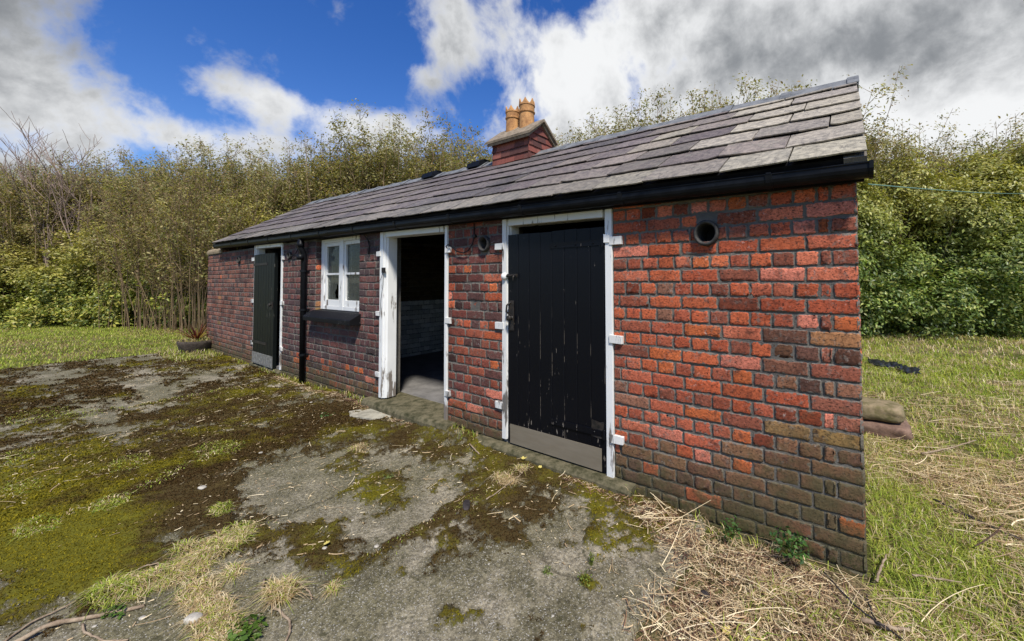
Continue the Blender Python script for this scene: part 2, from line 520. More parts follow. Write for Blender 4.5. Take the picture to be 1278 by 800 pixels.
M_CAPST = mat_simple('brown_stone_cap', (0.14, 0.11, 0.075), (0.30, 0.24, 0.17), 18, 0.85, 0.6)
M_VENT = mat_simple('sooty_clay_vent', (0.022, 0.021, 0.020), (0.075, 0.070, 0.062), 28, 0.75, 0.5)
M_SILL = mat_paint('black_painted_sill', (0.006, 0.006, 0.007), (0.42, 0.41, 0.38), 0.65, 0.68, 0.8, 0.6, stretch=(1, 1, 1), scale=60, spec=0.15)
M_STEP = mat_simple('mossy_step_concrete', (0.030, 0.030, 0.010), (0.15, 0.128, 0.075), 14, 0.9, 0.6, 0.008)
M_FLOOR = mat_simple('dusty_concrete_floor', (0.11, 0.105, 0.098), (0.20, 0.19, 0.178), 6, 0.85, 0.3)
M_LIME = mat_simple('limewashed_wall', (0.10, 0.10, 0.10), (0.36, 0.36, 0.35), 12, 0.9, 0.6, 0.01)
M_COPE = mat_simple('buff_stone_coping', (0.17, 0.13, 0.075), (0.34, 0.27, 0.17), 16, 0.9, 0.6)
M_LEAF = mat_leaf('broad_leaf', 0.30, 0.42, 0.40)
M_LEAF2 = mat_leaf('thin_leaf', 0.45, 0.5, 0.3)
M_BARK = mat_col('shrub_bark', 0.9, 0.1, 30)
M_GRASS = mat_leaf('grass_blade', 0.35, 0.6, 0.2)
M_STRAW = mat_leaf('dry_straw', 0.12, 0.65, 0.25)
M_MOSS = mat_leaf('moss_frond', 0.30, 0.8, 0.1)
M_YARD, M_GROUND = mat_yard(), mat_ground()

# ------------------------------------------------------------------ ground, yard
TILT = -0.0178                                     # the old roof rises a little to the left


def ground_h(x, y):
    h = 0.05 * (fbm(x * 0.55, y * 0.55, 11, 3) - 0.5) + 0.03 * (fbm(x * 2.3, y * 2.3, 12, 3) - 0.5)
    # rank tussocks right of the building
    h = h + 0.05 * smooth(x, 0.15, 0.8) * (fbm(x * 1.4, y * 1.4, 14, 3) - 0.45)
    return h - 0.012


def hay_h(x, y):
    """the heap of hay raked up at the foot of the corner"""
    d = np.maximum(np.abs(x + 0.33) / 0.62, np.abs(y + 0.55) / 0.62)
    return 0.026 * smooth(-y, .10, .42) * smooth(d, 1.25, 0.55) * (0.6 + 0.8 * fbm(x * 5, y * 5, 15, 3))


def grid_axis(segs):
    out = []
    for a, b, n in segs:
        out += list(np.linspace(a, b, n, endpoint=False))
    out.append(segs[-1][1])
    return np.array(out)


def grid_mesh(xs, ys):
    X, Y = np.meshgrid(xs, ys)
    nx, ny = len(xs), len(ys)
    i = np.arange((ny - 1) * nx).reshape(ny - 1, nx)[:, :-1].ravel()
    return X.ravel(), Y.ravel(), np.stack([i, i + 1, i + nx + 1, i + nx], 1)


gx = grid_axis([(-420, -40, 10), (-40, -14, 26), (-14, -9.5, 40), (-9.5, -1.3, 60), (-1.3, 2.2, 110), (2.2, 8, 40), (8, 40, 20), (40, 420, 10)])
gy = grid_axis([(-420, -40, 10), (-40, -6, 20), (-6, -1.2, 40), (-1.2, 3.2, 120), (3.2, 14, 60), (14, 45, 16), (45, 420, 10)])
X, Y, F = grid_mesh(gx, gy)
Z = ground_h(X, Y) + hay_h(X, Y)
inside = (X > -11) & (X < 0.0) & (Y > 0.05) & (Y < 2.9)
Z = np.where(inside, -0.06, Z)
tag(np_mesh('ground', np.stack([X, Y, Z], 1), F, M_GROUND), kind='structure')

# --- moss layout: (pixel spot on the ground, radius x, radius y, moss, tone)
SPOTS = []
for px, py, rx, ry, mo, to in [
        (150, 610, 1.3, .75, .34, -.04), (40, 660, .9, .5, .45, .36), (230, 600, .6, .4, .30, -.22), (60, 600, 1.0, .5, .30, .10),
        (130, 690, .5, .30, .30, .22), (520, 553, .75, .24, .46, .10), (440, 525, .9, .30, .40, -.05), (640, 590, .5, .16, .28, .05),
        (770, 625, .36, .30, .42, .18), (690, 600, .5, .2, .34, .08), (385, 688, .24, .13, .70, .30), (300, 505, 1.2, .5, .34, -.05),
        (400, 480, .8, .3, .45, .22), (330, 445, 1.4, .25, .46, .30), (60, 500, 1.6, .45, .25, -.28), (100, 460, 3.0, .4, .05, 0),
        (450, 600, .3, .14, .28, .18), (560, 690, .12, .10, .22, .2), (310, 560, .5, .3, .30, .05), (800, 680, .22, .22, .22, .15),
        (368, 612, .42, .22, -.75, 0), (455, 640, .40, .18, -.26, 0), (600, 745, .6, .34, -.24, 0), (660, 690, .3, .2, -.22, 0), (760, 745, .3, .25, -.30, 0), (520, 668, .25, .10, .26, .25), (470, 625, .3, .12, .20, .15), (300, 690, .25, .12, .35, .1), (600, 655, .2, .08, .22, .2), (430, 715, .16, .06, .25, .25),
        (190, 488, .9, .16, -.55, 0), (60, 474, 1.2, .16, -.40, 0), (120, 522, .8, .12, -.35, 0), (45, 738, .30, .14, -.65, 0),
        (240, 775, .5, .2, -.75, 0), (470, 760, .4, .25, -.36, 0), (520, 735, .12, .06, .25, .2), (570, 780, .10, .06, .22, .1), (700, 780, .12, .05, .2, .1), (640, 640, .25, .07, .2, .1), (855, 700, .15, .14, -.6, 0), (540, 600, .35, .12, -.12, 0),
        (250, 468, .9, .15, -.30, 0), (480, 520, .2, .1, -.5, 0), (340, 770, .3, .2, -.5, 0)]:
    x0, y0 = G(px, py)
    SPOTS.append((x0, y0, rx, ry, mo, to))


def poly_px(pts):
    return np.array([G(*p) for p in pts])


CRACKS = [poly_px(p) for p in ([(600, 655), (660, 690), (705, 720), (745, 742), (800, 765)], [(735, 735), (738, 690), (742, 640)],
                               [(0, 672), (145, 632), (280, 565), (420, 535)], [(0, 534), (200, 505), (330, 480)],
                               [(290, 668), (380, 640), (440, 615), (500, 590)], [(330, 790), (400, 745), (520, 668), (575, 640), (655, 585)],
                               [(120, 760), (290, 690), (272, 640), (300, 600)])]


def seg_dist(x, y, P):
    d = np.full(x.shape, 9.0)
    for (ax, ay), (bx, by) in zip(P[:-1], P[1:]):
        vx, vy = bx - ax, by - ay
        t = np.clip(((x - ax) * vx + (y - ay) * vy) / (vx * vx + vy * vy + 1e-9), 0, 1)
        d = np.minimum(d, np.hypot(x - ax - t * vx, y - ay - t * vy))
    return d


def yard_fields(x, y):
    mo = 0.345 + 0.10 * smooth(-x, 4, 6) + 0.95 * (fbm(x * 1.7, y * 1.7, 21, 5, 0.6) - 0.5) + 1.3 * (fbm(x * 6.5, y * 6.5, 25, 5, 0.65) - 0.5) + 0.5 * (fbm(x * 19, y * 19, 27, 3, 0.6) - 0.5)
    to = 0.32 + 1.35 * (fbm(x * 1.9 + 5, y * 1.9, 31, 5, 0.62) - 0.5)
    for x0, y0, rx, ry, a, t in SPOTS:
        g = np.exp(-((x - x0) / rx) ** 2 - ((y - y0) / ry) ** 2)
        mo = mo + a * g; to = to + t * g
    wob = 0.11 * (fbm(x * 3.5, y * 3.5, 41, 4, 0.6) - 0.5)
    cr = np.zeros_like(x)
    for P in CRACKS:
        d = seg_dist(x + wob, y + wob, P)
        cr = np.maximum(cr, smooth(d, 0.009, 0.002) * smooth(fbm(x * 5, y * 5, 42, 2), .35, .55))
        mo = mo + 0.30 * smooth(d, 0.07, 0.01)
    mo = mo + 0.25 * smooth(-y, 0.25, 0.03)         # damp strip along the wall
    mo = mo - 0.2 * smooth(x, -0.95, -0.75)
    return mo, to, cr


def yard_h(x, y, mo=None):
    if mo is None: mo = yard_fields(x, y)[0]
    h = 0.012 * (fbm(x * 0.9, y * 0.9, 51, 3) - 0.5) + 0.020
    h = h + smooth(mo, 0.36, 0.62) * (0.004 + 0.046 * fbm(x * 12, y * 12, 52, 5, 0.62) ** 1.6)
    h = h + 0.0035 * (fbm(x * 30, y * 30, 53, 2) - 0.5)
    fil = smooth(x, -5.4, -4.6) * smooth(x, -1.15, -1.5)
    h = h + (0.010 * fil + 0.06 * np.exp(-((x + 2.95) / .38) ** 2) + 0.05 * np.exp(-((x + 4.9) / .5) ** 2)) * smooth(-y + 0.05 * (fbm(x * 4, y * 4, 54, 2) - .5), 0.24, 0.04)
    # ragged edges sink into the soil
    e = smooth(x + 0.22 * (fbm(x * 3, y * 3, 55, 4) - 0.5) + 0.10 * smooth(-y, 0.5, 1.2), -0.70, -0.52)
    e = np.maximum(e, smooth(-x + 0.5 * (fbm(x * 2, y * 2, 56, 3) - 0.5), 11.1, 11.7))
    return h - 0.14 * e


xs = grid_axis([(-12.2, -6.5, 130), (-6.5, -4.2, 90), (-4.2, -0.3, 300)])
ys = grid_axis([(-7.0, -3.2, 60), (-3.2, -2.2, 50), (-2.2, 0.10, 190)])
X, Y, F = grid_mesh(xs, ys)
mo, to, cr = yard_fields(X, Y)
Z = yard_h(X, Y, mo) - 0.006 * cr
tag(np_mesh('concrete_yard', np.stack([X, Y, Z], 1), F, M_YARD, np.stack([np.clip(mo, 0, 1), np.clip(to, 0, 1), cr * 0.6], 1)), kind='structure')

# ------------------------------------------------------------------ brickwork
COURSE = 0.0805
Z0 = 1.06 - 14 * COURSE                              # bottom of a stretcher course


def brick_rects(u0, u1, z0, z1, opens, from_right=True, joint=0.0045, course=COURSE, zb=Z0, L=0.219, header=True, top=None):
    """rectangles (ua, ub, za, zb) of an English bond between u0 and u1, cut round the openings"""
    out = []
    k0 = int(math.floor((z0 - zb) / course))
    k = k0
    rnd = random.Random(int(abs(u0 * 100) + 3))
    while True:
        za, zc = zb + k * course + joint / 2, zb + (k + 1) * course - joint / 2
        if za > z1 - 0.015: break
        zc = min(zc, z1)
        segs = [(u0, u1)]
        for a, b, c, d in opens:
            if zc > c + 0.012 and za < d - 0.012:
                ns = []
                for p, q in segs:
                    if b <= p or a >= q: ns.append((p, q))
                    else:
                        if a > p: ns.append((p, a))
                        if b < q: ns.append((b, q))
                segs = ns
        edges = [u1 if from_right else u0]
        st = (k % 2 == 0) or not header
        step = -1 if from_right else 1
        cur = edges[0]; i = 0
        while (cur > u0) if from_right else (cur < u1):
            if st: w = L if (k % 4 or header) else (L if i else L / 2)
            else: w = (L / 2 if i != 1 else L / 4)
            if not header and k % 2 and i == 0: w = L / 2
            w *= rnd.uniform(0.965, 1.03)
            cur += step * w; edges.append(cur); i += 1
        e = np.sort(np.array(edges))
        for p, q in segs:
            cuts = [p] + [v for v in e if p + 0.045 < v < q - 0.045] + [q]
            for a, b in zip(cuts[:-1], cuts[1:]):
                ja = joint / 2 * rnd.uniform(0.6, 1.4) if a != u0 else 0.0
                jb = joint / 2 * rnd.uniform(0.6, 1.4) if b != u1 else 0.0
                if b - a - ja - jb > 0.02: out.append((a + ja, b - jb, za, zc))
        k += 1
    return np.array(out)


def bricks(name, rects, cols, place, mat, parent=None, depth=0.012, rough=1.0, seed=1, nu=11, nz=8):
    """each brick a worn, round-edged face standing out of the mortar; place(u, d, z) -> xyz"""
    r = np.random.default_rng(seed)
    n = len(rects)
    a, b, c, d = rects.T
    e, e2 = 0.0032, 0.0095
    su = np.concatenate([[0, 0, 0], np.linspace(0, 1, nu - 4)[1:-1], [1, 1, 1]])
    ou = np.concatenate([[0, e, e2], np.zeros(nu - 6), [-e2, -e, 0]])
    sz = np.concatenate([[0, 0, 0], np.linspace(0, 1, nz - 4)[1:-1], [1, 1, 1]])
    oz = np.concatenate([[0, e, e2], np.zeros(nz - 6), [-e2, -e, 0]])
    U = a[:, None] + (b - a)[:, None] * su + ou
    Zz = c[:, None] + (d - c)[:, None] * sz + oz
    U = np.repeat(U[:, None, :], nz, 1); Zz = np.repeat(Zz[:, :, None], nu, 2)
    D = np.full((n, nz, nu), 0.0)
    ring = np.zeros((nz, nu), bool); ring[0] = ring[-1] = True; ring[:, 0] = ring[:, -1] = True
    ring2 = np.zeros((nz, nu), bool); ring2[1, 1:-1] = ring2[-2, 1:-1] = True; ring2[1:-1, 1] = ring2[1:-1, -2] = True
    wear = np.clip(r.normal(1, 0.45, n), 0.4, 2.4)[:, None, None] * rough
    D += r.normal(0, 0.0008, D.shape) * wear
    D += r.normal(0, 0.0014, (n, 1, 1)) + r.normal(0, 0.0010, (n, 1, 1)) * np.linspace(-1, 1, nz)[None, :, None]
    D[:, ring2] += 0.0006 + np.abs(r.normal(0, 0.0013, (n, ring2.sum()))) * wear[:, 0]
    D[:, ring] = depth
    ju, jz = r.normal(0, 0.0016, D.shape) * wear, r.normal(0, 0.0019, D.shape) * wear
    cornr = np.zeros((nz, nu), bool)
    for i in (0, 1, nz - 2, nz - 1):
        for j in (0, 1, nu - 2, nu - 1): cornr[i, j] = True
    sgu = np.where(np.arange(nu) < nu / 2, 1, -1)[None, None, :] * cornr
    sgz = np.where(np.arange(nz) < nz / 2, 1, -1)[None, :, None] * cornr
    cr = np.abs(r.normal(0.0024, 0.0022, (n, nz, nu))) * wear
    # bits of the arris knocked off
    knock = (r.random((n, nz, nu)) < 0.10 * rough) * r.uniform(0.003, 0.010, (n, nz, nu))
    edge_n = np.zeros((nz, nu)); edge_n[0] = edge_n[1] = 1; edge_n[-1] = edge_n[-2] = -1
    U = U + ju + sgu * cr
    Zz = Zz + jz + sgz * cr * 0.8 + knock * edge_n
    P = place(U.ravel(), D.ravel(), Zz.ravel())
    g = np.arange(nz * nu).reshape(nz, nu)
    f = np.stack([g[:-1, :-1].ravel(), g[:-1, 1:].ravel(), g[1:, 1:].ravel(), g[1:, :-1].ravel()], 1)
    Fa = (f[None] + (np.arange(n) * nz * nu)[:, None, None]).reshape(-1, 4)
    ed = np.ones((nz, nu)); ed[2:-2, 2:-2] = 1.0
    lv = np.minimum.outer(np.minimum(np.arange(nz), nz - 1 - np.arange(nz)), np.minimum(np.arange(nu), nu - 1 - np.arange(nu)))
    ed = np.select([lv == 0, lv == 1, lv == 2], [0.0, 0.34, 0.66], 1.0)
    Cc = np.hstack([np.repeat(np.asarray(cols), nz * nu, 0), np.tile(ed.ravel(), n)[:, None]])
    return np_mesh(name, P, Fa, mat, Cc, True, parent)


PAL = {
    'red': [L3(182, 92, 60), L3(188, 98, 64), L3(176, 88, 60), L3(194, 110, 82), L3(178, 96, 70), L3(190, 102, 60), L3(168, 88, 64), L3(156, 86, 64), L3(138, 80, 62)],
    'pier': [L3(122, 66, 56), L3(110, 64, 58), L3(136, 74, 60), L3(100, 66, 60), L3(146, 80, 60), L3(90, 62, 58), L3(128, 72, 58)],
    'purple': [L3(104, 72, 68), L3(94, 66, 66), L3(114, 76, 70), L3(84, 64, 64), L3(120, 76, 70), L3(78, 64, 64), L3(106, 78, 76)],
    'left': [L3(132, 84, 70), L3(118, 76, 67), L3(142, 94, 78), L3(104, 74, 68), L3(148, 102, 86), L3(92, 70, 66), L3(128, 88, 77)],
    'foot': [L3(116, 82, 64), L3(104, 76, 60), L3(126, 90, 68), L3(98, 74, 62), L3(132, 98, 72), L3(134, 84, 66)],
}


def brick_cols(rects, seed=3):
    r = np.random.default_rng(seed)
    out = []
    for a, b, c, d in rects:
        u, z = (a + b) / 2, (c + d) / 2
        if u > -1.33: key = 'red'
        elif u > -3.1: key = 'pier'
        elif u > -7.0: key = 'purple'
        else: key = 'left'
        if key == 'purple' and z < 0.45 and r.random() < 0.45: key = 'red'
        if key == 'pier' and r.random() < 0.16: key = 'red'
        if key == 'red' and z < 0.20 + 0.28 * smooth(u, -1.3, -0.2) + r.normal(0, 0.09) : key = 'foot'
        p = PAL[key]
        col = p[r.integers(len(p))].copy()
        if key == 'red':
            q = r.random()
            if u > -0.32 and z < 1.12 and q < 0.75: col = PAL['foot'][r.integers(6)] * r.uniform(0.8, 1.2) + L3(70, 34, 28) * 0.8
            elif u > -0.75 and z < 0.85 and q < 0.10: col = L3(142, 108, 76)
            elif q > 0.92: col = L3(204, 122, 100)
            elif q > 0.905: col = L3(140, 98, 78)
        col = col * r.uniform(0.86, 1.14)
        if key in ('red', 'pier') and r.random() < 0.05: col = col * 0.45
        out.append(col)
    out = np.array(out)
    # the fired-orange brick low on the corner and the ochre-lichened ones
    for (x, z, c) in [(-0.05, 0.20, L3(184, 96, 46)), (-0.13, 1.10, L3(166, 118, 80)), (-0.11, 0.62, L3(152, 120, 72)), (-0.28, 0.60, L3(142, 112, 74)), (-0.62, 1.55, L3(206, 112, 74))]:
        k = np.argmin(np.abs((rects[:, 0] + rects[:, 1]) / 2 - x) + 1.5 * np.abs((rects[:, 2] + rects[:, 3]) / 2 - z))
        out[k] = c
    return out


def wall_cells(u0, u1, z0, z1, opens):
    xs_ = sorted({u0, u1, *[max(u0, min(u1, v)) for o in opens for v in o[:2]]})
    cells = []
    for a, b in zip(xs_[:-1], xs_[1:]):
        zz = sorted({z0, z1, *[max(z0, min(z1, v)) for o in opens for v in o[2:]]})
        run = None
        for c, d in zip(zz[:-1], zz[1:]):
            m_, n_ = (a + b) / 2, (c + d) / 2
            solid = not any(o[0] < m_ < o[1] and o[2] < n_ < o[3] for o in opens)
            if solid: run = [c, d] if run is None else [run[0], d]
            elif run: cells.append((a, b, *run)); run = None
        if run: cells.append((a, b, *run))
    return cells


XR, XL, XEND, YB = 0.036, -9.95, -10.90, 2.95
TOPZ = 1.93
D1 = (-2.355, -1.318, 0.02, TOPZ + .2)
D2 = (-4.24, -3.075, 0.02, TOPZ + .2)
D3 = (-8.15, -6.975, 0.02, TOPZ + .2)
WN = (-5.87, -4.715, 1.00, TOPZ + .2)
VENTS = [(-0.685, 1.668, .075), (-2.575, 1.714, .068), (-6.71, 1.78, .055), (-8.93, 1.79, .062)]
OPENS = [D1, D2, D3, WN] + [(x - r_ * .72, x + r_ * .72, z - r_ * .72, z + r_ * .72) for x, z, r_ in VENTS]

house = empty('brick_outbuilding', (-5.0, 1.4, 0))
tag(house, 'long low red brick outbuilding with slate roof, three doorways and a small white window', 'outbuilding')


def under(parent):
    """children keep world coordinates although the empty sits at the base"""
    return parent


def fix(o, parent):
    o.parent = parent
    o.matrix_parent_inverse = parent.matrix_world.inverted()
    return o


bpy.context.view_layer.update()
PLACE_F = lambda u, d, z: np.stack([u, d, z], 1)
rects = brick_rects(XL, XR, -0.06, TOPZ + 0.02, OPENS)
fw = MB()
for a, b, c, d in wall_cells(XL, XR - 0.013, -0.10, TOPZ + 0.04, OPENS):
    fw.box(a, b, 0.0048, 0.23, c, d)
front = fix(fw.build('front_wall', M_MORTAR), house)
br = bricks('brickwork', rects, brick_cols(rects), PLACE_F, M_BRICK, seed=5)
fix(br, front)
# reveals of the window
rv = brick_rects(0.0, 0.10, WN[2], TOPZ, [], joint=0.0075, L=0.2)
rvb = bricks('reveal_brickwork', rv, brick_cols(np.array([(-5.9, -5.8, c, d) for a, b, c, d in rv])), lambda u, d, z: np.stack([WN[0] + 0.004 - d, u, z], 1), M_BRICK, seed=8)
fix(rvb, front)


def gable(name, x, nx, seed):
    """gable wall up to the slope of the roof"""
    mb = MB()
    zr = 2.90 + TILT * x; ze = TOPZ + TILT * x - .02
    xi0, xi1 = (x - 0.011, x - 0.23) if nx > 0 else (x + 0.011, x + 0.23)
    prof = [(0.23, -0.10), (YB - .23, -0.10), (YB - .23, ze + .13), (1.475, zr - .06), (0.23, ze + .13)]
    prof = [(0.012, -0.10), (YB - 0.012, -0.10), (YB - 0.012, ze), (1.475, zr - .06), (0.012, ze)] if True else prof
    lo, hi = min(xi0, xi1), max(xi0, xi1)
    if nx > 0: hi = x - 0.013
    # sits behind the ends of the front wall
    prof = [(0.232, -0.10), (YB, -0.10), (YB, ze), (1.475, zr - .06), (0.232, ze + .10)]
    mb.prism(prof, lo, hi)
    w_ = fix(mb.build(name, M_MORTAR), house)
    rc = brick_rects(0.0, YB, -0.06, zr - .1, [], from_right=False)
    keep = [(a, b, c, d) for a, b, c, d in rc if d < min(ze + .02 + (min(b, YB) if True else 0) * 10, ze + (zr - ze) * min(max(b, .01) / 1.475, 1) , ) + 0.0 or d < ze]
    keep = [(a, b, c, d) for a, b, c, d in rc if d < ze + 0.04 + (zr - ze - .06) * min(a, YB - b) / 1.475]
    keep = np.array(keep)
    colr = brick_cols(np.array([((-0.6 if nx > 0 else -8.5) - a * .1, (-0.6 if nx > 0 else -8.5) - a * .1 + .1, c, d) for a, b, c, d in keep]), seed)
    if nx > 0: pl = lambda u, d, z: np.stack([x - d, u, z], 1)
    else: pl = lambda u, d, z: np.stack([x + d, u, z], 1)
    b_ = bricks('brickwork', keep, colr, pl, M_BRICK, seed=seed)
    fix(b_, w_)


gable('gable_wall', XR, 1, 21)
gable('gable_wall', XL, -1, 22)
mb = MB(); mb.box(XL + .24, XR - .24, YB - 0.23, YB - 0.011, -0.10, TOPZ + .06)
bw = fix(mb.build('back_wall', M_MORTAR), house)
rb = brick_rects(XL, XR, -0.06, TOPZ, [])
fix(bricks('brickwork', rb, brick_cols(rb, 9), lambda u, d, z: np.stack([u, YB - d, z], 1), M_BRICK, seed=23, nu=9, nz=7), bw)
# inside: limewashed partitions, floor, dark loft boarding
mb = MB()
mb.box(-2.85, -2.70, 0.235, YB - .235, -0.05, 2.05)
fix(mb.build('partition_wall', M_MORTAR), house)
mb = MB()
mb.box(-6.35, -6.20, 0.235, YB - .235, -0.05, 2.05)
part = mb.build('partition_wall', M_MORTAR); fix(part, house)
prect = brick_rects(0.24, YB - .24, 0.1, 2.0, [], from_right=False)
r_ = np.random.default_rng(4)
pc = np.array([(L3(205, 205, 200) if c < 1.05 else L3(84, 72, 50)) * r_.uniform(.6, 1.1) for a, b, c, d in prect])
fix(bricks('limewashed_brickwork', prect, pc, lambda u, d, z: np.stack([-6.19 - d, u, z], 1), M_TILE, seed=31), part)
mb = MB(); mb.box(-6.198, -2.852, YB - .245, YB - .234, -0.05, 2.05)
fix(mb.build('inner_lining', M_LIME), house)
mb = MB(); mb.box(XL + .24, XR - .24, 0.012, YB - .24, 0.02, 0.125)
fix(mb.build('floor', M_FLOOR), house)
mb = MB(); mb.box(XL + .24, XR - .24, 0.235, YB - .24, 2.02, 2.05, TILT)
fix(mb.build('loft_boarding', mat_simple('dark_boarding', (0.02, 0.017, 0.013), (0.06, 0.05, 0.04), 8, 0.9)), house)

# ------------------------------------------------------------------ roof
EY, EZ, RY, RZ = -0.14, 1.945, 1.475, 2.962
SL = math.hypot(RY - EY, RZ - EZ)
VX0, VX1 = -9.96, 0.088


def roof_pt(x, s, lift, back=False):
    """s metres up the slope from the eave; lift metres off the deck"""
    dy, dz = (RY - EY) / SL, (RZ - EZ) / SL
    y = EY + dy * s - dz * lift; z = EZ + dz * s + dy * lift + TILT * x
    sag = -0.018 * np.sin(np.clip((x - VX0) / (VX1 - VX0), 0, 1) * math.pi * 1.0) * np.clip(s / SL, 0, 1)
    z = z + sag
    if back: y = 2 * RY - y
    return y, z


deck = MB()
for bk in (False, True):
    xs_ = np.linspace(VX0 + 0.03, VX1 - 0.03, 12)
    for xa, xb in zip(xs_[:-1], xs_[1:]):
        v = []
        for lift in (-0.045, -0.004):
            for x, s in ((xa, 0.03), (xb, 0.03), (xb, SL - .01), (xa, SL - .01)):
                y, z = roof_pt(x, s, lift, bk); v.append((x, y, z))
        deck.add(v, [(0, 1, 2, 3), (7, 6, 5, 4), (0, 4, 5, 1), (1, 5, 6, 2), (2, 6, 7, 3), (3, 7, 4, 0)])
roof = fix(deck.build('roof', M_FASCIA), house)


def slates(back):
    V, Fq, C = [], [], []
    r = np.random.default_rng(41 + back)
    ncourse, expo, thick = 7, SL / 6.75, 0.009
    for k in range(ncourse):
        s0 = k * expo
        x = VX1 - (0.0 if k % 2 else 0.16) + 0.0
        first = True
        while x > VX0 + 0.02:
            w_ = r.uniform(0.31, 0.47)
            if first and k % 2 == 0: w_, x = 0.16 + 0.16 * (k % 4 == 0), VX1
            first = False
            xa, xb = max(x - w_, VX0), x - r.uniform(0.007, 0.014)
            x -= w_
            if xb - xa < 0.04: continue
            n = 7
            top = min(s0 + expo * 1.12, SL)
            tilt = r.normal(0, 0.0022); skew = r.normal(0, 0.003); dl = abs(r.normal(0, 0.0035))
            slip = r.normal(0, 0.004) - (0.02 if r.random() < 0.03 else 0)
            u = np.linspace(0, 1, n)
            jag = r.normal(0, 0.0034, n)
            if r.random() < 0.4: jag[0] += r.uniform(.005, .022)
            if r.random() < 0.4: jag[-1] += r.uniform(.005, .022)
            xx = xa + (xb - xa) * u
            base = len(V)
            sl = s0 + slip + jag + skew * (u - .5)
            lo_l = 0.019 + thick + dl + tilt * (u - .5) * 2
            hi_l = 0.004 + thick + tilt * (u - .5) * 2
            for ss_, ll in ((sl, lo_l - thick), (sl - 0.001, lo_l - .0015), (sl + 0.002, lo_l), (np.full(n, (s0 + top) / 2), (lo_l + hi_l) / 2 + .001), (np.full(n, top), hi_l), (np.full(n, top), hi_l - thick)):
                yy, zz = roof_pt(xx, ss_, ll, back)
                V += list(zip(xx, yy, zz))
            for i in range(5):
                for j in range(n - 1):
                    q = [base + i * n + j, base + i * n + j + 1, base + (i + 1) * n + j + 1, base + (i + 1) * n + j]
                    Fq.append(q if not back else q[::-1])
            for j in (0, n - 1):   # side cheeks
                q = [base + j, base + 2 * n + j, base + 4 * n + j, base + 5 * n + j]
                Fq.append(q)
            xm = (xa + xb) / 2 + r.normal(0, .45)
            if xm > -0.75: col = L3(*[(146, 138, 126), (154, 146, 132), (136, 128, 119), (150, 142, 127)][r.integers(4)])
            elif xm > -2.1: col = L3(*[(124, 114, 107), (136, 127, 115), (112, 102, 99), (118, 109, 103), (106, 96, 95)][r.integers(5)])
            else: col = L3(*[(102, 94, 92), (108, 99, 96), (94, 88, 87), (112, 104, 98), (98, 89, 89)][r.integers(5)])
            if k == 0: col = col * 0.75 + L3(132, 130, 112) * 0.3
            col = col * r.uniform(0.74, 1.13)
            C += [col] * (6 * n)
    return np.array(V), np.array(Fq), np.array(C)


for bk in (False, True):
    V, Fq, C = slates(bk)
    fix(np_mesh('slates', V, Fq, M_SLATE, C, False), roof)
# mortar fillet and undercloak at the verges
for xv, sgn in ((VX1, -1), (VX0, 1)):
    mb = MB()
    for bk in (False, True):
        v = []
        for lift in (-0.05, 0.004):
            for x, s in ((xv + sgn * .012, 0.0), (xv + sgn * .10, 0.0), (xv + sgn * .10, SL - .02), (xv + sgn * .012, SL - .02)):
                y, z = roof_pt(x, s, lift, bk); v.append((x, y, z))
        mb.add(v, [(0, 1, 2, 3), (7, 6, 5, 4), (0, 4, 5, 1), (1, 5, 6, 2), (2, 6, 7, 3), (3, 7, 4, 0)])
    fix(mb.build('verge_mortar', M_MORTAR), roof)


def ridge_tile(x0, x1, mat, name, lift=0.0):
    mb = MB()
    sl = (RZ - EZ) / (RY - EY)
    wy = 0.135
    def prof(up, grow=0.0):
        return [(RY - wy - grow, RZ + .030 - (wy + grow) * sl + up), (RY - .035, RZ + .030 - .030 * sl + .012 + up), (RY, RZ + .046 + up), (RY + .035, RZ + .030 - .030 * sl + .012 + up), (RY + wy + grow, RZ + .030 - (wy + grow) * sl + up)]
    sag = -0.018 * math.sin((x0 - VX0) / (VX1 - VX0) * math.pi)
    t = 0.016
    out, inn = prof(lift + sag), prof(lift + sag - t)
    mb.prism(out + inn[::-1], x0, x1 - .004, TILT)
    o2, i2 = prof(lift + sag + .012, .004), prof(lift + sag + .002, .004)
    mb.prism(o2 + i2[::-1], x1 - .075, x1 + .004, TILT)                   # rolled collar over the joint
    o = mb.build(name, mat, bevel=0.003)
    fix(o, roof)
    return o


x = VX1 + .004; k = 0
while x > VX0 + 0.2:
    w_ = 0.475
    x0 = max(x - w_, VX0)
    ridge_tile(x0, x - .002, M_RIDGE, 'ridge_tile', random.uniform(-.004, .004))
    x -= w_; k += 1
for xv in (-5.42, -4.34):
    mb = MB()
    zr = RZ + TILT * xv + 0.012
    mb.prism([(RY - .15, zr - .06), (RY - .13, zr + .01), (RY - .05, zr + .045), (RY + .05, zr + .045), (RY + .13, zr + .01), (RY + .15, zr - .06)], xv - .13, xv + .13)
    mb.box(xv - .14, xv + .14, RY - .05, RY + .05, zr + .0445, zr + .056)
    fix(mb.build('ridge_vent', M_PVC, bevel=.004), roof)

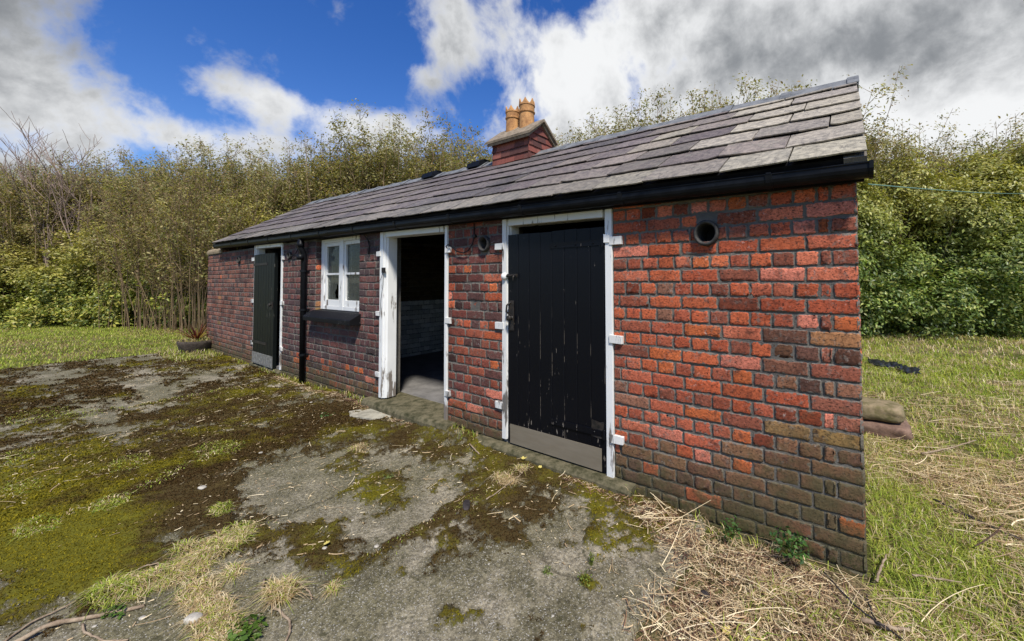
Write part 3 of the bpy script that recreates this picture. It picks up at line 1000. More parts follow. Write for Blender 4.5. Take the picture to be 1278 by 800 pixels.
# fascia, gutter, downpipe
mb = MB(); mb.box(XL - .02, XR + .03, -0.034, -0.012, 1.858, 1.938, TILT)
mb.box(XL - .02, XR + .03, -0.011, 0.2, 1.934, 1.95, TILT)
fix(mb.build('fascia_board', M_FASCIA), house)
gprof = [(-0.037, 1.925)]
for k in range(9):
    a = math.pi * k / 8
    gprof.append((-0.090 + 0.050 * math.cos(a), 1.892 - 0.052 * math.sin(a)))
gprof.append((-0.146, 1.925)); gprof.append((-0.150, 1.930)); gprof.append((-0.152, 1.922))
inner = [(-0.143, 1.90)] + [(-0.090 - 0.046 * math.cos(math.pi * k / 8), 1.893 - 0.047 * math.sin(math.pi * k / 8)) for k in range(9)]
gprof = [(-0.037, 1.925), (-0.037, 1.893)] + [(-0.090 + 0.052 * math.cos(math.pi * k / 8), 1.893 - 0.052 * math.sin(math.pi * k / 8)) for k in range(1, 8)] + [(-0.143, 1.893), (-0.143, 1.922), (-0.148, 1.928), (-0.148, 1.934), (-0.139, 1.934)] + \
        [(-0.139, 1.895)] + [(-0.090 - 0.048 * math.cos(math.pi * k / 8), 1.894 - 0.047 * math.sin(math.pi * k / 8)) for k in range(1, 8)] + [(-0.041, 1.895), (-0.041, 1.925)]
gsh = lambda P_: [(-.033 + (y_ + .033) * .86, 1.926 + (z_ - 1.934) * .72) for y_, z_ in P_]
mb = MB(); mb.prism(gsh(gprof), XL - .01, XR + .05, TILT)
gut = fix(mb.build('gutter', M_PVC), house)
for xc in (XR + .047, XL - .022):
    mb = MB()
    mb.prism(gsh([(-0.033, 1.930), (-0.033, 1.890)] + [(-0.090 + 0.057 * math.cos(math.pi * k / 8), 1.891 - 0.057 * math.sin(math.pi * k / 8)) for k in range(1, 8)] + [(-0.150, 1.890), (-0.152, 1.938), (-0.14, 1.938)]), xc, xc + .016, TILT)
    fix(mb.build('gutter_end_cap', M_PVC), gut)
for xb in np.arange(-0.33, XL + .2, -0.86):
    mb = MB()
    out = [(-0.0335, 1.930), (-0.034, 1.893)] + [(-0.090 + 0.056 * math.cos(math.pi * k / 8), 1.892 - 0.056 * math.sin(math.pi * k / 8)) for k in range(1, 8)] + [(-0.147, 1.892), (-0.152, 1.930)]
    mb.prism(gsh(out), xb - .016, xb + .016, TILT)
    mb.box(xb - .012, xb + .012, -.137, -.124, 1.922, 1.932, TILT)
    fix(mb.build('gutter_bracket', M_PVC, bevel=.002), gut)
XP = -6.10
dz = TILT * XP
mb = MB()
mb.tube([(XP, -.090, 1.86 + dz), (XP, -.090, 1.77 + dz), (XP, -.085, 1.735 + dz), (XP - .004, -.062, 1.69 + dz), (XP - .006, -.050, 1.65 + dz), (XP - .006, -.050, 0.05)], 0.034, 14)
for z, r0 in ((1.79 + dz, .041), (1.62 + dz, .042)):
    mb.tube([(XP - (.006 if z < 1.7 else 0), -.05 if z < 1.7 else -.09, z - .035), (XP - (.006 if z < 1.7 else 0), -.05 if z < 1.7 else -.09, z + .035)], r0, 14)
dp = fix(mb.build('downpipe', M_PVC, smooth=True), house)
for z in (1.54, 1.02, 0.42):
    mb = MB(); mb.tube([(XP - .006, -.05, z - .014), (XP - .006, -.05, z + .014)], .042, 14)
    mb.box(XP - .075, XP + .065, -.016, .002, z - .012, z + .012)
    fix(mb.build('pipe_clip', M_PVC), dp)

# vents through the wall
for x, z, r0 in VENTS:
    mb = MB()
    jx = random.uniform(-.004, .004)
    mb.lathe([(r0 * .70, .20), (r0 * .72, .0), (r0 * .74, -.020), (r0 * .80, -.030), (r0 * .93, -.030), (r0, -.022), (r0 * 1.02, 0.0), (r0 * .96, .02), (r0 * .95, .20)], (x, 0, z), 28, 'y', 0.96)
    v = fix(mb.build('vent_pipe', M_VENT, smooth=True), house)
    mb = MB(); mb.lathe([(r0 * .73, .16), (0.0005, .165)], (x, 0, z), 28, 'y')
    fix(mb.build('shade_plug', M_FASCIA), v)  # black disc stands in for the shade deep in the pipe

# ------------------------------------------------------------------ doors and window
HEADZ = lambda x: 1.858 + TILT * x


def clamp(frame, x, z, side, w_=0.078, h=0.052):
    mb = MB()
    x0, x1 = (x - w_, x + .02) if side < 0 else (x - .02, x + w_)
    mb.box(x0, x1, -.021, .004, z - h / 2, z + h / 2, jit=.003)
    fix(mb.build('frame_clamp', M_DIRTYW, bevel=.002), frame)


def jamb_profile(x0, x1, y0, y1, step, side):
    """moulded jamb in plan, extruded upward"""
    if side < 0:    # left jamb, reveal faces right
        return [(x0, y0), (x1 - step, y0), (x1 - step, y0 + .012), (x1 - step * .45, y0 + .018), (x1 - step * .3, y0 + .034), (x1, y0 + .04), (x1, y1), (x0, y1)]
    return [(x0, y0 + .04), (x0 + step * .3, y0 + .034), (x0 + step * .45, y0 + .018), (x0 + step, y0 + .012), (x0 + step, y0), (x1, y0), (x1, y1), (x0, y1)]


def vert_prism(mb, prof, z0, z1):
    n = len(prof)
    vs = [(x, y, z) for z in (z0, z1) for x, y in prof]
    mb.add(vs, [(i, (i + 1) % n, n + (i + 1) % n, n + i) for i in range(n)] + [tuple(range(n - 1, -1, -1)), tuple(range(n, 2 * n))])


def door_frame(x0, x1, zl, zr, wl, wr, mat, depth=.115, step=0.02, yf=-.014, head=0.055):
    mb = MB()
    vert_prism(mb, jamb_profile(x0, x0 + wl, yf, depth, step, -1), zl, HEADZ(x0) - .002)
    fr = mb.build('door_frame', mat, bevel=.0025)
    mb = MB()
    vert_prism(mb, jamb_profile(x1 - wr, x1, yf, depth, step, 1), zr, HEADZ(x1) - .002)
    r2 = mb.build('jamb', M_WHITE, bevel=.0025)
    mb = MB(); mb.box(x0 + wl + .001, x1 - wr - .001, yf + .004, depth, 1.858 - head, 1.856, TILT)
    r3 = mb.build('head', mat, bevel=.0025)
    fix(fr, house); fix(r2, fr); fix(r3, fr)
    return fr


def plank_leaf(mb, x0, x1, y, z0, z1, n=8, t=.035, gap=.004):
    w_ = (x1 - x0) / n
    for k in range(n):
        a, b = x0 + k * w_ + .0008, x0 + (k + 1) * w_ - .0008
        oy = random.uniform(-.0012, .0012)
        prof = [(a, y + gap), (a + .005, y + oy), (b - .005, y + oy), (b, y + gap), (b, y + t), (a, y + t)]
        vert_prism(mb, prof, z0 + random.uniform(-.004, .004), z1 + random.uniform(-.003, .003))


# right-hand black door
f1 = door_frame(D1[0], D1[1], 0.125, 0.055, .066, .072, M_DIRTYW)
for x, s, zs in ((D1[0], -1, (1.678, 1.03, .385)), (D1[1], 1, (1.662, 1.005, .350))):
    for z in zs: clamp(f1, x, z, s)
mb = MB(); plank_leaf(mb, -2.300, -1.385, -.004, .105, 1.765, 8)
d1 = fix(mb.build('door', M_BLACK), house)
mb = MB(); mb.box(-2.265, -1.412, -.012, -.0055, .108, .258, jit=.002)
fix(mb.build('kick_plate', M_PLATE), d1)
for za in (.10, .75, 1.5):
    mb = MB(); mb.box(-2.29, -1.40, .034, .060, za, za + .11)
    fix(mb.build('ledge', M_BLACK), d1)
for z in (1.655, .36):
    mb = MB()
    mb.box(-1.86, -1.39, -.011, -.0045, z - .020, z + .020, jit=.002)
    for xx in (-1.80, -1.62, -1.47): mb.lathe([(.0001, -.004), (.006, -.003), (.008, 0), (.008, .003)], (xx, -.0115, z), 10, 'y')
    mb.tube([(-1.387, -.018, z - .03), (-1.387, -.018, z + .03)], .010, 8)
    fix(mb.build('strap_hinge', M_BLACK), d1)
    if z > 1:
        mb = MB(); mb.box(-1.376, -1.336, -.022, -.012, z - .005, z + .055, jit=.002)
        fix(mb.build('hinge_plate', M_WHITE, bevel=.002), f1)
mb = MB()
mb.lathe([(.0001, -.026), (.014, -.024), (.026, -.016), (.030, -.004), (.030, .004)], (-2.325, -.016, 1.432), 18, 'y')
fix(mb.build('ceramic_knob', M_WHITE, smooth=True), f1)
mb = MB()
mb.box(-2.302, -2.19, -.020, -.0045, 1.425, 1.452, jit=.002); mb.tube([(-2.315, -.024, 1.436), (-2.19, -.024, 1.440)], .006, 8)
mb.tube([(-2.21, -.024, 1.44), (-2.21, -.036, 1.425), (-2.212, -.034, 1.40)], .005, 6)
fix(mb.build('bolt', M_IRON), d1)
mb = MB()
mb.box(-2.275, -2.225, -.012, -.0045, 1.00, 1.235, jit=.003)
mb.lathe([(.0001, -.05), (.018, -.046), (.024, -.034), (.016, -.02), (.010, -.008), (.018, 0)], (-2.25, -.010, 1.10), 14, 'y')
mb.tube([(-2.262, -.012, 1.225), (-2.274, -.04, 1.20), (-2.276, -.045, 1.15), (-2.262, -.012, 1.12)], .008, 8)
fix(mb.build('handle', M_IRON), d1)
mb = MB(); mb.box(-1.50, -1.40, -.014, -.0045, .335, .44, jit=.01)
fix(mb.build('iron_patch', M_IRON), d1)

# open middle doorway
f2 = door_frame(D2[0], D2[1], 0.145, 0.115, .100, .070, M_WHITE, .125, .035)
for x, s, zs in ((D2[0], -1, (1.70, 1.047, .39)), (D2[1], 1, (1.684, 1.034, .372))):
    for z in zs: clamp(f2, x, z, s, .062 if s < 0 else .05)
mb = MB(); mb.box(-4.185, -4.125, -.024, -.012, 1.49, 1.545); mb.box(-4.165, -4.15, -.026, -.012, 1.505, 1.53)
fix(mb.build('lock_keep', M_IRON), f2)
mb = MB(); mb.tube([(-4.16, -.020, 1.50), (-4.19, -.022, 1.44), (-4.23, -.020, 1.40)], .002, 5); mb.tube([(-4.155, -.02, 1.47), (-4.16, -.021, 1.36), (-4.20, -.02, 1.2), (-4.215, -.02, 1.02)], .002, 5)
fix(mb.build('thin_wire', M_IRON), f2)

# far door, standing a little open
f3 = door_frame(D3[0], D3[1], 0.27, 0.10, .055, .055, M_WHITE, step=.018)
for x, s, zs in ((D3[0], -1, (1.775, 1.085, .40)), (D3[1], 1, (1.755, 1.085, .41))):
    for z in zs: clamp(f3, x, z, s, .10 if s < 0 else .06, .06)
hx, hy, ang = -8.085, -.002, R(-.4)
d3 = empty('door', (hx, hy, 0)); d3.rotation_euler = (0, 0, ang)
bpy.context.view_layer.update()
mb = MB(); plank_leaf(mb, 0.0, 0.90, -.03, .10, 1.84, 8, .045)
leaf = mb.build('door_leaf', M_GREEN); leaf.parent = d3
mb = MB(); mb.box(.01, .89, -.038, -.0312, .10, .275)
for k in range(11): mb.box(.04 + k * .075, .075 + k * .075, -.042, -.0375, .105, .27)
o = mb.build('kick_plate', M_TIN); o.parent = d3
for zz in (1.68, .44):
    mb = MB(); mb.box(.0, .62, -.038, -.0305, zz - .02, zz + .02)
    o = mb.build('strap_hinge', M_IRON); o.parent = d3
mb = MB(); mb.box(.80, .87, -.042, -.0305, .98, 1.10); mb.lathe([(.0001, -.08), (.022, -.075), (.025, -.06), (.012, -.045), (.012, -.03)], (.835, -.0, 1.05), 14, 'y')
o = mb.build('handle', M_IRON); o.parent = d3
fix(d3, house)

# concrete thresholds
for a, b, z, y0 in ((-2.62, -1.16, .092, -.075), (-4.42, -2.96, .125, -.10), (-8.2, -6.95, .085, -.03)):
    mb = MB()
    n = 14
    for k in range(n):
        xa, xb = a + (b - a) * k / n, a + (b - a) * (k + 1) / n
        j = [random.uniform(-.008, .008) for _ in range(4)]
        mb.box(xa, xb, y0, .30, -.05, z + .003 * ((k * 7) % 3 - 1))
    me = MB()
    prof = [(y0 - .012, -.05), (y0 - .006, z * .7), (y0 + .012, z - .006), (y0 + .03, z), (.25, z + .012), (.25, -.05)]
    xs_ = np.linspace(a, b, 40)
    nn = len(prof); vs = []
    for x in xs_:
        e = .012 * (fbm(np.array([x * 6.]), np.array([z * 9]), 61, 3)[0] - .5)
        for y, zz in prof: vs.append((x, y + (e if y < .1 else 0), zz + (e * .7 if zz > 0 else 0)))
    fs = []
    for i in range(39):
        for q in range(nn): fs.append((i * nn + q, i * nn + (q + 1) % nn, (i + 1) * nn + (q + 1) % nn, (i + 1) * nn + q))
    fs += [tuple(range(nn)), tuple(39 * nn + q for q in range(nn - 1, -1, -1))]
    me.add(vs, fs)
    fix(me.build('threshold', M_STEP), house)

# window: two casements of two panes
def mat_pane():
    m, w = mat_new('dirty_window_glass')
    n = noise(w, 6, 4); n2 = noise(w, 40, 4)
    f = w.ss((n, 0), 0.35, 0.7, 0.55, 0.85)
    df = w.n('BsdfPrincipled', {'Base Color': w.mix((n2, 0), (0.045, 0.052, 0.046), (0.105, 0.115, 0.10)), 'Roughness': 0.5, 'Specular IOR Level': 0.15})
    gl = w.n('BsdfGlass', {'Color': (0.9, 0.95, 0.92, 1), 'Roughness': 0.02, 'IOR': 1.04})
    gs = w.n('BsdfGlossy', {'Color': (0.9, 0.9, 0.9, 1), 'Roughness': 0.03})
    a = w.n('MixShader', {0: f, 1: gl, 2: df})
    w.n('OutputMaterial', {'Surface': w.n('MixShader', {0: 0.035, 1: a, 2: gs})})
    return m


M_PANE = mat_pane()
wy = 0.062
win = MB()
xA, xB, zA, zB = WN[0] + .012, WN[1] - .012, 1.035, 1.955
xm = (xA + xB) / 2 - .0
win.box(xA, xA + .085, wy, wy + .09, zA, zB); win.box(xB - .085, xB, wy, wy + .09, zA, zB)
win.box(xm - .045, xm + .045, wy, wy + .09, zA, zB)
win.box(xA + .086, xm - .046, wy + .002, wy + .09, zA, zA + .05); win.box(xm + .046, xB - .086, wy + .002, wy + .09, zA, zA + .05)
win.box(xA + .086, xm - .046, wy + .002, wy + .09, zB - .05, zB); win.box(xm + .046, xB - .086, wy + .002, wy + .09, zB - .05, zB)
W_ = fix(win.build('window', M_WHITE, bevel=.004), house)
for a, b in ((xA + .087, xm - .047), (xm + .047, xB - .087)):
    z0, z1 = zA + .052, zB - .052
    mb = MB()
    st = .042
    mb.box(a, a + st, wy + .012, wy + .055, z0, z1); mb.box(b - st, b, wy + .012, wy + .055, z0, z1)
    mb.box(a + st, b - st, wy + .0125, wy + .0545, z0, z0 + .075); mb.box(a + st, b - st, wy + .0125, wy + .0545, z1 - .045, z1)
    zm = 1.495
    mb.box(a + st, b - st, wy + .014, wy + .050, zm - .013, zm + .013)
    fix(mb.build('casement', M_WHITE, bevel=.003), W_)
    for lo, hi in ((z0 + .076, zm - .014), (zm + .014, z1 - .046)):
        mb = MB()
        y = wy + .034
        p0, p1 = a + st + .001, b - st - .001
        broken = (a < xm - .1) and lo < 1.3
        if not broken:
            mb.add([(p0, y, lo), (p1, y, lo), (p1, y, hi), (p0, y, hi)], [(0, 1, 2, 3)])
        else:
            # pane with a jagged hole towards its right side
            hole = [(.60, .10), (.70, .06), (.86, .04), (.93, .16), (.90, .34), (.86, .52), (.80, .64), (.70, .60), (.72, .46), (.64, .40), (.56, .30), (.62, .20)]
            per = [(.5, 0), (.7, 0), (1, 0), (1, .2), (1, .4), (1, .6), (1, 1), (.6, 1), (0, 1), (0, .6), (0, .3), (0, 0)]
            vs = [(p0 + (p1 - p0) * u, y, lo + (hi - lo) * v) for u, v in hole + per]
            n = len(hole)
            mb.add(vs, [(i, (i + 1) % n, n + (i + 1) % n, n + i) for i in range(n)])
        fix(mb.build('pane', M_PANE), W_)
mb = MB()
mb.prism([(.06, 1.030), (-.005, 1.022), (-.115, .960), (-.122, .950), (-.120, .898), (-.02, .890), (.06, .890)], WN[0] - .05, WN[1] + .05)
fix(mb.build('window_sill', M_SILL, bevel=.005), W_)

# loose cables pinned to the wall
def cable(pts, r=.0055, name='wall_cable'):
    mb = MB(); mb.tube(pts, r, 7)
    fix(mb.build(name, M_PVC, smooth=True), house)


cable([(-2.70, -.014, 1.90), (-2.70, -.014, 1.78), (-2.71, -.022, 1.72), (-2.76, -.025, 1.665), (-2.83, -.025, 1.645), (-2.92, -.025, 1.665), (-3.0, -.03, 1.715), (-3.03, -.04, 1.73), (-3.04, -.05, 1.71), (-3.02, -.05, 1.695)])
cable([(-4.62, -.03, 1.94), (-4.56, -.025, 1.92), (-4.50, -.014, 1.87), (-4.47, -.012, 1.80), (-4.48, -.012, 1.70)])
cable([(-6.30, -.02, 1.93), (-6.34, -.03, 1.87), (-6.42, -.03, 1.81), (-6.52, -.03, 1.775), (-6.60, -.03, 1.77), (-6.66, -.02, 1.80)])
cable([(-5.3, -.152, 1.98), (-5.15, -.155, 1.99), (-4.95, -.155, 1.985), (-4.75, -.14, 1.97), (-4.62, -.03, 1.94)])
mb = MB(); mb.box(-2.72, -2.68, -.022, .0, 1.775, 1.80); fix(mb.build('cable_cleat', M_IRON), house)

# ------------------------------------------------------------------ chimney
cx0, cx1, cy0, cy1, czb, czt = -3.86, -3.20, 1.25, 1.70, 2.7, 3.20
mb = MB(); mb.box(cx0 + .02, cx1 - .02, cy0 + .02, cy1 - .02, czb, czt)
ym = (cy0 + cy1) / 2
zr = 3.40
mb.prism([(cy0 + .02, czt), (cy1 - .02, czt), (ym, zr - .02)], cx0 + .02, cx1 - .02)
ch = fix(mb.build('chimney', M_FASCIA), house)


def hung(u0, u1, z0, z1, place, seed, clip=None):
    rc = []
    k = 0; c = .083
    while z0 + k * c < z1 - .01:
        x = u0 - (0.08 if k % 2 else 0)
        while x < u1:
            a, b = max(u0, x), min(u1, x + .16)
            if b - a > .02 and (clip is None or clip((a + b) / 2, z0 + k * c + .05)): rc.append((a + .001, b - .001, z0 + k * c, min(z0 + (k + 1) * c + .006, z1)))
            x += .16
        k += 1
    rc = np.array(rc)
    r = np.random.default_rng(seed)
    n = len(rc); V, Fq, C = [], [], []
    for a, b, c0, d0 in rc:
        base = len(V)
        d = 0.018 + r.normal(0, .0015); jl, jr = r.normal(0, .002, 2)
        for (u, dd, z) in ((a, 0.0, c0 + jl), (b, 0.0, c0 + jr), (a, d, c0 + jl), (b, d, c0 + jr), (a, .004, d0), (b, .004, d0), (a, 0, d0), (b, 0, d0)):
            V.append((u, dd, z))
        Fq += [[base, base + 1, base + 3, base + 2], [base + 2, base + 3, base + 5, base + 4], [base, base + 2, base + 4, base + 6], [base + 1, base + 7, base + 5, base + 3]]
        C += [L3(*[(116, 70, 62), (126, 74, 64), (96, 62, 56), (136, 84, 72), (86, 58, 54)][r.integers(5)]) * r.uniform(.8, 1.15)] * 8
    V = np.array(V)
    P = place(V[:, 0], V[:, 1], V[:, 2])
    o = np_mesh('hung_tiles', P, np.array(Fq), M_TILE, np.array(C), False)
    fix(o, ch)


hung(cx0, cx1, czb + .12, czt, lambda u, d, z: np.stack([u, cy0 + .02 - d, z], 1), 1)
hung(cx0, cx1, czb + .12, czt, lambda u, d, z: np.stack([u, cy1 - .02 + d, z], 1), 2)
cl = lambda u, z: z < czt + (zr - czt) * (1 - abs(u - ym) / (ym - cy0)) - .01
hung(cy0, cy1, czb + .12, zr - .01, lambda u, d, z: np.stack([cx1 - .02 + d, u, z], 1), 3, cl)
hung(cy0, cy1, czb + .12, zr - .01, lambda u, d, z: np.stack([cx0 + .02 - d, u, z], 1), 4, cl)
mb = MB()
for sg in (-1, 1):
    e0 = ym + sg * (ym - cy0 + .055); ze = czt - .02
    prof = [(e0, ze), (ym, zr + .005), (ym, zr + .04), (e0 + sg * .004, ze + .028)]
    mb.prism(prof if sg < 0 else prof[::-1], cx0 - .07, (cx0 + cx1) / 2 - .003)
    mb.prism(prof if sg < 0 else prof[::-1], (cx0 + cx1) / 2 + .003, cx1 + .05)
    mb.prism([(e0 - sg * .02, ze - .03), (ym, zr - .024), (ym, zr + .003), (e0 - sg * .006, ze - .004)], cx0 - .04, cx1 + .02)
fix(mb.build('chimney_cap', M_CAPST), ch)
for xp, hgt, sc in ((-3.70, .33, 1.10), (-3.445, .365, 1.18)):
    mb = MB()
    zb = zr - .05
    R0 = .082 * sc
    mb.lathe([(R0 * 1.04, 0), (R0 * 1.02, .05), (R0 * .97, hgt * .62), (R0 * 1.09, hgt * .63), (R0 * 1.10, hgt * .67), (R0 * 1.00, hgt * .69), (R0 * 1.03, hgt * .86), (R0 * 1.10, hgt * .88)], (xp, ym, zb), 24)
    # crenellated crown
    seg = 24
    vs, fs = [], []
    for k in range(seg):
        a = 2 * math.pi * k / seg
        h = hgt * .88 + (.075 if k % 4 == 0 else .012 if k % 4 == 2 else .035) * sc
        for r0, hh in ((R0 * 1.10, hgt * .88), (R0 * 1.06, h), (R0 * .88, h), (R0 * .86, hgt * .5)):
            vs.append((xp + r0 * math.cos(a), ym + r0 * math.sin(a), zb + hh))
    for k in range(seg):
        k2 = (k + 1) % seg
        for q in range(3): fs.append((k * 4 + q, k2 * 4 + q, k2 * 4 + q + 1, k * 4 + q + 1))
    mb.add(vs, fs)
    fix(mb.build('chimney_pot', M_POT), ch)

# ------------------------------------------------------------------ stub of garden wall at the far end
stub = MB(); stub.box(XEND + .011, XL - .003, 0.011, 0.22, -0.1, 1.955)
stub = stub.build('garden_wall', M_MORTAR)
tag(stub, 'short brick garden wall with rounded stone coping joined to the far end of the outbuilding', 'garden wall')
rc = brick_rects(XEND, XL - .002, -.06, 1.96, [], from_right=True)
bricks('brickwork', rc, brick_cols(rc, 77), PLACE_F, M_BRICK, stub, seed=51)
rc = brick_rects(0.0, .23, -.06, 1.96, [], from_right=False)
bricks('end_brickwork', rc, brick_cols(np.array([(-8.5, -8.4, c, d) for a, b, c, d in rc]), 78), lambda u, d, z: np.stack([XEND + d, u, z], 1), M_BRICK, stub, seed=52)
mb = MB()
prof = [(-.015, 1.958), (-.02, 2.0)] + [(.11 - .13 * math.cos(math.pi * k / 10), 2.0 + .085 * math.sin(math.pi * k / 10)) for k in range(1, 10)] + [(.24, 2.0), (.235, 1.958)]
mb.prism(prof, XEND - .02, XL - .03)
mb.build('coping', M_COPE, stub, bevel=.006)

# ------------------------------------------------------------------ hedge shrubs and trees
def tubes_np(paths, radii, seg=4):
    """many thin stems -> vertices and quads"""
    V, Fq = [], []
    base = 0
    for P, Rr in zip(paths, radii):
        P = np.asarray(P); n = len(P)
        T = np.gradient(P, axis=0); T /= np.linalg.norm(T, axis=1)[:, None] + 1e-9
        ref = np.array([1.0, 0.3, 0.1]); A = np.cross(T, ref); A /= np.linalg.norm(A, axis=1)[:, None] + 1e-9
        B = np.cross(T, A)
        an = np.arange(seg) * 2 * math.pi / seg
        ring = P[:, None, :] + (A[:, None, :] * np.cos(an)[None, :, None] + B[:, None, :] * np.sin(an)[None, :, None]) * np.asarray(Rr)[:, None, None]
        V.append(ring.reshape(-1, 3))
        g = base + np.arange(n * seg).reshape(n, seg)
        g2 = np.roll(g, -1, 1)
        Fq.append(np.stack([g[:-1].ravel(), g2[:-1].ravel(), g2[1:].ravel(), g[1:].ravel()], 1))
        base += n * seg
    return np.concatenate(V), np.concatenate(Fq)


def leaf_quads(P, size, nrm, rng, col, wid=0.45, fold=0.0):
    """one pointed leaf per position: 4-vertex kite bent along its rib"""
    n = len(P)
    d = rng.normal(0, 1, (n, 3)); d[:, 2] -= 0.25
    nrm = nrm + rng.normal(0, 0.45, (n, 3)); nrm /= np.linalg.norm(nrm, axis=1)[:, None] + 1e-9
    d -= nrm * (d * nrm).sum(1)[:, None]; d /= np.linalg.norm(d, axis=1)[:, None] + 1e-9
    sd_ = np.cross(nrm, d)
    s = (size * rng.uniform(0.5, 1.4, n))[:, None]
    mid = P + d * s * 0.45 - nrm * s * 0.06
    V = np.stack([P, mid + sd_ * s * wid * .5, P + d * s - nrm * s * 0.22, mid - sd_ * s * wid * .5], 1).reshape(-1, 3)
    Fq = np.arange(n * 4).reshape(n, 4)
    return V, Fq, np.repeat(col, 4, 0)


def leaf_cols(n, rng, pal, var=0.25):
    c = np.array([L3(*p) for p in pal])[rng.integers(0, len(pal), n)]
    return c * rng.uniform(1 - var, 1 + var, (n, 1))


def stem_path(p0, h, rng, lean=0.12, wander=0.05, n=9):
    t = np.linspace(0, 1, n)
    dx, dy = rng.normal(0, lean, 2)
    P = np.zeros((n, 3))
    P[:, 0] = p0[0] + dx * h * t ** 1.3 + np.cumsum(rng.normal(0, wander, n)) * t
    P[:, 1] = p0[1] + dy * h * t ** 1.3 + np.cumsum(rng.normal(0, wander, n)) * t
    P[:, 2] = h * t
    return P


def make_shrub(name, seed, h, nst, spread, nleaf, size, pal, low=0.25, dense=1.0, twigs=14, stemcol=(92, 78, 58), lean=.07, matl=None, topthin=0.55, r0=.022, twigs2=0.42):
    """many-stemmed tall shrub: upright stems, side twigs and leaves in clumps along them"""
    rng = np.random.default_rng(seed)
    root = empty(name)
    paths, rads, LP, LN = [], [], [], []
    anchors = []
    for i in range(nst):
        a, rr = rng.uniform(0, 2 * math.pi), spread * math.sqrt(rng.random())
        hh = h * rng.uniform(0.80, 1.0)
        P = stem_path((math.cos(a) * rr * .45, math.sin(a) * rr * .45), hh, rng, lean)
        P[:, 0] += math.cos(a) * rr * .6 * np.linspace(0, 1, len(P)); P[:, 1] += math.sin(a) * rr * .6 * np.linspace(0, 1, len(P))
        paths.append(P); rads.append(np.linspace(r0 * rng.uniform(.6, 1.2), .003, len(P)))
        for j in range(twigs):
            t = rng.uniform(low * .8, 0.99)
            k = t * (len(P) - 1); i0 = min(int(k), len(P) - 2); q = P[i0] + (P[i0 + 1] - P[i0]) * (k - i0)
            a2 = rng.uniform(0, 2 * math.pi); ln = rng.uniform(.12, twigs2) * (1.15 - t * .65) * h / 5
            up = rng.uniform(.45, 1.3)
            e = q + np.array([math.cos(a2) * ln, math.sin(a2) * ln, ln * up])
            m_ = (q + e) / 2 + rng.normal(0, .02, 3)
            paths.append(np.array([q, m_, e])); rads.append([.006, .004, .002])
            anchors.append((m_, t)); anchors.append((e, t)); anchors.append((e, t))
    V, Fq = tubes_np(paths, rads)
    sc = np.repeat(L3(*stemcol)[None], len(V), 0) * rng.uniform(.75, 1.25, (len(V), 1))
    np_mesh('stems', V, Fq, M_BARK, sc, True, root)
    if nleaf:
        A = np.array([a for a, t in anchors]); T = np.array([t for a, t in anchors])
        clump = rng.random(len(A)) ** 1.6                       # some twigs carry many leaves, some hardly any
        wgt = clump * np.where(T > low, 1.0, .25) * (1 - topthin * np.clip((T - .55) / .45, 0, 1))
        idx = rng.choice(len(A), nleaf, p=wgt / wgt.sum())
        P = A[idx] + rng.normal(0, .055 * h / 5 + .02, (nleaf, 3))
        nr = np.zeros((nleaf, 3)); nr[:, 2] = .9; nr[:, :2] = P[:, :2] * .5
        col = leaf_cols(nleaf, rng, pal)
        tint = (.8 + .5 * rng.random(len(A)))[idx][:, None]
        V, Fq, C = leaf_quads(P, size, nr, rng, col * tint, .5)
        np_mesh('foliage', V, Fq, matl or M_LEAF2, C, False, root)
    return root


def make_bush(name, seed, h, w_, nleaf, size, pal, matl=None, top=None):
    """dense evergreen: leaf clumps through an uneven crown"""
    rng = np.random.default_rng(seed)
    root = empty(name)
    nl = 17
    lobes = []
    for i in range(nl):
        a = rng.uniform(0, 2 * math.pi); z = rng.uniform(.10, .92)
        rr = w_ * .42 * math.sin(math.pi * min(1, .28 + z * .62)) * math.sqrt(rng.random())
        lobes.append((math.cos(a) * rr, math.sin(a) * rr, z * h, rng.uniform(.15, .34) * w_ * (1.15 - .4 * z)))
    lobes += [(0, 0, h * .40, w_ * .34), (.22 * w_, 0, h * .16, w_ * .30), (-.22 * w_, .1 * w_, h * .14, w_ * .30)]
    ncl = nleaf // 22
    li = rng.integers(0, len(lobes), ncl)
    Lb = np.array(lobes)[li]
    d = rng.normal(0, 1, (ncl, 3)); d /= np.linalg.norm(d, axis=1)[:, None]
    rad = Lb[:, 3] * (.35 + .8 * rng.random(ncl) ** .6)
    C0 = Lb[:, :3] + d * rad[:, None] * np.array([1, 1, .9])
    ok = C0[:, 2] > .05
    C0, d = C0[ok], d[ok]
    idx = np.repeat(np.arange(len(C0)), 22)
    P = C0[idx] + rng.normal(0, .085, (len(idx), 3)) * np.array([1, 1, .7])
    P[:, 2] = np.maximum(P[:, 2], .02)
    nr = d[idx] * .7; nr[:, 2] += .75
    tint = rng.uniform(.62, 1.35, len(C0))[idx][:, None]
    col = leaf_cols(len(idx), rng, pal, .2) * tint
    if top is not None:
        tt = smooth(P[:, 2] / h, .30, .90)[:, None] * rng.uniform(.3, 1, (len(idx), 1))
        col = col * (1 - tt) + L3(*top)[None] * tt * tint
    V, Fq, C = leaf_quads(P, size, nr, rng, col, .48)
    paths, rads = [], []
    for i in range(9):
        e = np.array(lobes[i % len(lobes)][:3])
        s0 = np.array([rng.normal(0, .12), rng.normal(0, .12), 0])
        m_ = s0 * .6 + e * .4 + rng.normal(0, .08, 3); paths.append(np.array([s0, m_, e])); rads.append([.035, .022, .008])
    Vs, Fs = tubes_np(paths, rads, 5)
    np_mesh('stems', Vs, Fs, M_BARK, np.repeat(L3(88, 76, 58)[None], len(Vs), 0), True, root)
    np_mesh('foliage', V, Fq, matl or M_LEAF, C, False, root)
    return root


